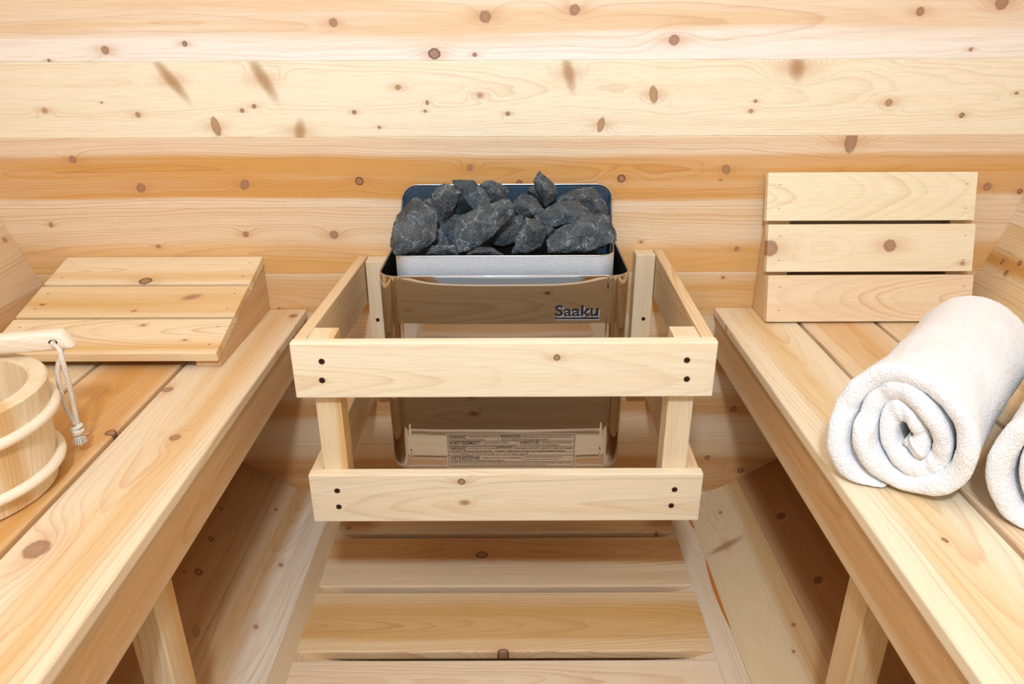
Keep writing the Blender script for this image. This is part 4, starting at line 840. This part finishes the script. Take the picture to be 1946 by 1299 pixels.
# rope
def rope_mat():
    mt = bpy.data.materials.new('cotton_rope'); mt.use_nodes = True; t = NT(mt.node_tree); b = mt.node_tree.nodes['Principled BSDF']
    tc = t.new('ShaderNodeTexCoord').outputs['Object']; n = t.noise(tc, 900.0, 2.0)
    v = t.new('ShaderNodeTexVoronoi'); v.inputs['Scale'].default_value = 620.0; t.put(v.inputs['Vector'], tc)
    t.put(b.inputs['Base Color'], t.mix(v.outputs['Distance'], lin((244, 236, 222)), lin((206, 190, 168)))); b.inputs['Roughness'].default_value = 0.9
    bp = t.new('ShaderNodeBump'); bp.inputs['Strength'].default_value = 0.8; bp.inputs['Distance'].default_value = 0.0008; t.put(bp.inputs['Height'], t.m('ADD', v.outputs['Distance'], n)); t.l.new(bp.outputs[0], b.inputs['Normal'])
    return mt
ROPE = rope_mat()
def cr(pts, n=10):
    P = [Vector(p) for p in pts]; P = [P[0] * 2 - P[1]] + P + [P[-1] * 2 - P[-2]]; out = []
    for i in range(1, len(P) - 2):
        for k in range(n):
            u = k / n; a, b_, c, d = P[i - 1], P[i], P[i + 1], P[i + 2]
            out.append(0.5 * ((2 * b_) + (c - a) * u + (2 * a - 5 * b_ + 4 * c - d) * u * u + (3 * b_ - a - 3 * c + d) * u ** 3))
    return out + [P[-2]]
m = MB(); I4 = Matrix.Translation((0, 0, ZC))
fr = [hp + Vector((0, 0.006, 0.0)), hp + Vector((0.002, -0.004, -0.0005)), (-0.5520, -0.5555, -0.3765), (-0.5485, -0.5600, -0.3950), (-0.5511, -0.5565, -0.4299), (-0.5559, -0.5520, -0.4631), (-0.5600, -0.5490, -0.4905)]
bk_ = [hp + Vector((0.004, 0.018, -0.004)), (-0.5690, -0.5225, -0.3880), (-0.5730, -0.5260, -0.3990), (-0.5765, -0.5350, -0.4196), (-0.5760, -0.5400, -0.4571), (-0.5690, -0.5450, -0.4789), (-0.5625, -0.5485, -0.4905)]
for p in (fr, bk_): m.merge(tube(cr(p), 0.0031, 12), ROPE, I4, smooth=True)
kc = Vector((-0.5620, -0.5490, -0.4970))
for tilt, rr, dz in ((0.35, 0.0056, 0.0035), (-0.3, 0.0058, -0.0005), (0.15, 0.0052, -0.0045)):
    path = [kc + Vector((rr * math.cos(a), rr * math.sin(a), dz + tilt * rr * math.cos(a))) for a in [2 * PI * i / 28 for i in range(28)]]
    m.merge(tube(path, 0.0032, 10, closed=True), ROPE, I4, smooth=True)
for i in range(34):
    a = 2 * PI * i * 0.381966 * 1.0; q = math.sqrt((i + 0.5) / 34); sp = 0.0078 * q
    p0 = kc + Vector((0.0028 * q * math.cos(a), 0.0028 * q * math.sin(a), -0.006)); p1 = kc + Vector((sp * 0.8 * math.cos(a), sp * 0.8 * math.sin(a), -0.013)); p2 = kc + Vector((sp * 1.05 * math.cos(a), sp * 1.05 * math.sin(a), -0.0205 - random.random() * 0.003))
    m.merge(tube(cr([p0, p1, p2], 4), 0.00085, 6), ROPE, I4, smooth=True)
for d3 in ((0.016, -0.003, -0.004), (0.013, -0.004, -0.012), (-0.011, -0.002, -0.011)):
    m.merge(tube(cr([kc + Vector((0, 0, -0.009)), kc + Vector(d3) * 0.6 + Vector((0, 0, -0.004)), kc + Vector(d3)], 5), 0.00045, 5), ROPE, I4, smooth=True)
m.build('rope_loop', ladle)

# ------------------------------------------------------------------ rolled towels
def towel_mat():
    mt = bpy.data.materials.new('white_terry'); mt.use_nodes = True; t = NT(mt.node_tree); b = mt.node_tree.nodes['Principled BSDF']
    tc = t.new('ShaderNodeTexCoord').outputs['Object']
    b.inputs['Base Color'].default_value = lin((251, 251, 252)); b.inputs['Roughness'].default_value = 0.95
    b.inputs['Sheen Weight'].default_value = 0.25; b.inputs['Sheen Roughness'].default_value = 0.6; b.inputs['Specular IOR Level'].default_value = 0.1
    v = t.new('ShaderNodeTexVoronoi'); v.inputs['Scale'].default_value = 520.0; t.put(v.inputs['Vector'], tc)
    n = t.noise(tc, 160.0, 3.0, 0.6)
    bp = t.new('ShaderNodeBump'); bp.inputs['Strength'].default_value = 0.75; bp.inputs['Distance'].default_value = 0.0014
    t.put(bp.inputs['Height'], t.m('ADD', v.outputs['Distance'], t.m('MULTIPLY', n, 1.4))); t.l.new(bp.outputs[0], b.inputs['Normal'])
    return mt
TERRY = towel_mat()
def towel(x, y, phi, L, R_, label, seed, turns=3.1, flap=0.0, spin=0.0):
    """a long terry strip wound into a spiral; every turn is a soft-edged sheet with its own thickness"""
    th = R_ / (turns + 0.35); NT_ = 300
    ax = Vector((math.sin(phi), math.cos(phi), 0)); rt = Vector((math.cos(phi), -math.sin(phi), 0)); up = Vector((0, 0, 1))
    cen = Vector((x, y, BT + R_ + 0.0005)); b = bmesh.new(); nL = 30; ne = 6; rings = []
    for i in range(NT_ + 1):
        u = i / NT_; tt = turns * 2 * PI * u; r = th * 0.30 + th * (turns + 0.1) * u
        thk = th * 1.05 if u < 0.985 else th * 1.05 * math.sqrt(max(0.02, (1 - u) / 0.015))
        ang = tt + spin
        e_near = 0.006 * (1 - u) + 0.014 * noise.noise(Vector((ang * 0.55, seed, u * 4))) + 0.004 * noise.noise(Vector((ang * 2.3, seed + 5, 0)))
        e_far = 0.012 * noise.noise(Vector((ang * 0.5, seed + 9, 0)))
        if u > 0.60: e_near -= flap * math.exp(-(((ang % (2 * PI)) - 3.6) / 0.75) ** 2)
        prof = []
        for k in range(nL + 1): prof.append((k / nL, 1))
        for k in range(1, ne): a = PI * k / ne; prof.append((1 + math.sin(a) * 0.5 * thk / L, math.cos(a)))
        for k in range(nL + 1): prof.append((1 - k / nL, -1))
        for k in range(1, ne): a = PI * k / ne; prof.append((0 - math.sin(a) * 0.5 * thk / L, -math.cos(a)))
        ring = []
        for s, o in prof:
            sl = e_near * (1 - s) + e_far * s + L * s
            bulge = 1.0 - 0.045 * math.sin(PI * max(0, min(1, s))) + 0.055 * math.exp(-s / 0.10) * u
            rr = (r + o * thk / 2) * bulge
            rr += 0.0030 * u * noise.noise(Vector((math.cos(ang) * 1.6 + seed, math.sin(ang) * 1.6, sl * 14)))
            rr += 0.0016 * u * noise.noise(Vector((math.cos(ang) * 5 + seed, math.sin(ang) * 5, sl * 42)))
            asp = 1.0 + 0.42 * (1 - u) ** 1.1; ta = math.radians(118)
            px_, pz_ = rr * math.cos(ang), rr * math.sin(ang)
            q1 = px_ * math.cos(ta) + pz_ * math.sin(ta); q2 = -px_ * math.sin(ta) + pz_ * math.cos(ta); q1 *= asp; q2 /= asp
            px_ = q1 * math.cos(ta) - q2 * math.sin(ta); pz_ = q1 * math.sin(ta) + q2 * math.cos(ta)
            P = cen + rt * px_ + up * pz_ + ax * sl
            lowz = BT + 0.0012
            if P.z < lowz + 0.012: P.z = lowz + 0.012 * math.exp((P.z - lowz - 0.012) / 0.012)
            ring.append(b.verts.new(P))
        rings.append(ring)
    n = len(rings[0])
    for A, B in zip(rings, rings[1:]):
        for k in range(n): b.faces.new((A[k], A[(k + 1) % n], B[(k + 1) % n], B[k]))
    b.faces.new(rings[0][::-1]); b.faces.new(rings[-1])
    m = MB(); m.merge(b, TERRY, Matrix.Translation((0, 0, ZC)), (0, 0, 0), smooth=True)
    o = m.build('rolled_towel', origin=H((cen.x, cen.y, BT))); sm = o.modifiers.new('s', 'SUBSURF'); sm.levels = 1; sm.render_levels = 2
    tx = bpy.data.textures.new('terry_pile', 'CLOUDS'); tx.noise_scale = 0.0022; tx.noise_depth = 2
    dm = o.modifiers.new('d', 'DISPLACE'); dm.texture = tx; dm.texture_coords = 'LOCAL'; dm.strength = 0.0015; dm.mid_level = 0.5
    tag(o, label, 'towel', 'rolled white towels on the right bench')
PH = math.radians(42.2)
towel(0.500, -0.641, PH, 0.335, 0.079, 'rolled white terry towel lying whole beside the upright backrest', 1.0, flap=0.022, spin=4.0)
towel(0.637, -0.741, PH, 0.335, 0.079, 'second rolled white towel, cut off by the right edge of the photo', 6.0, flap=0.0, spin=4.2)
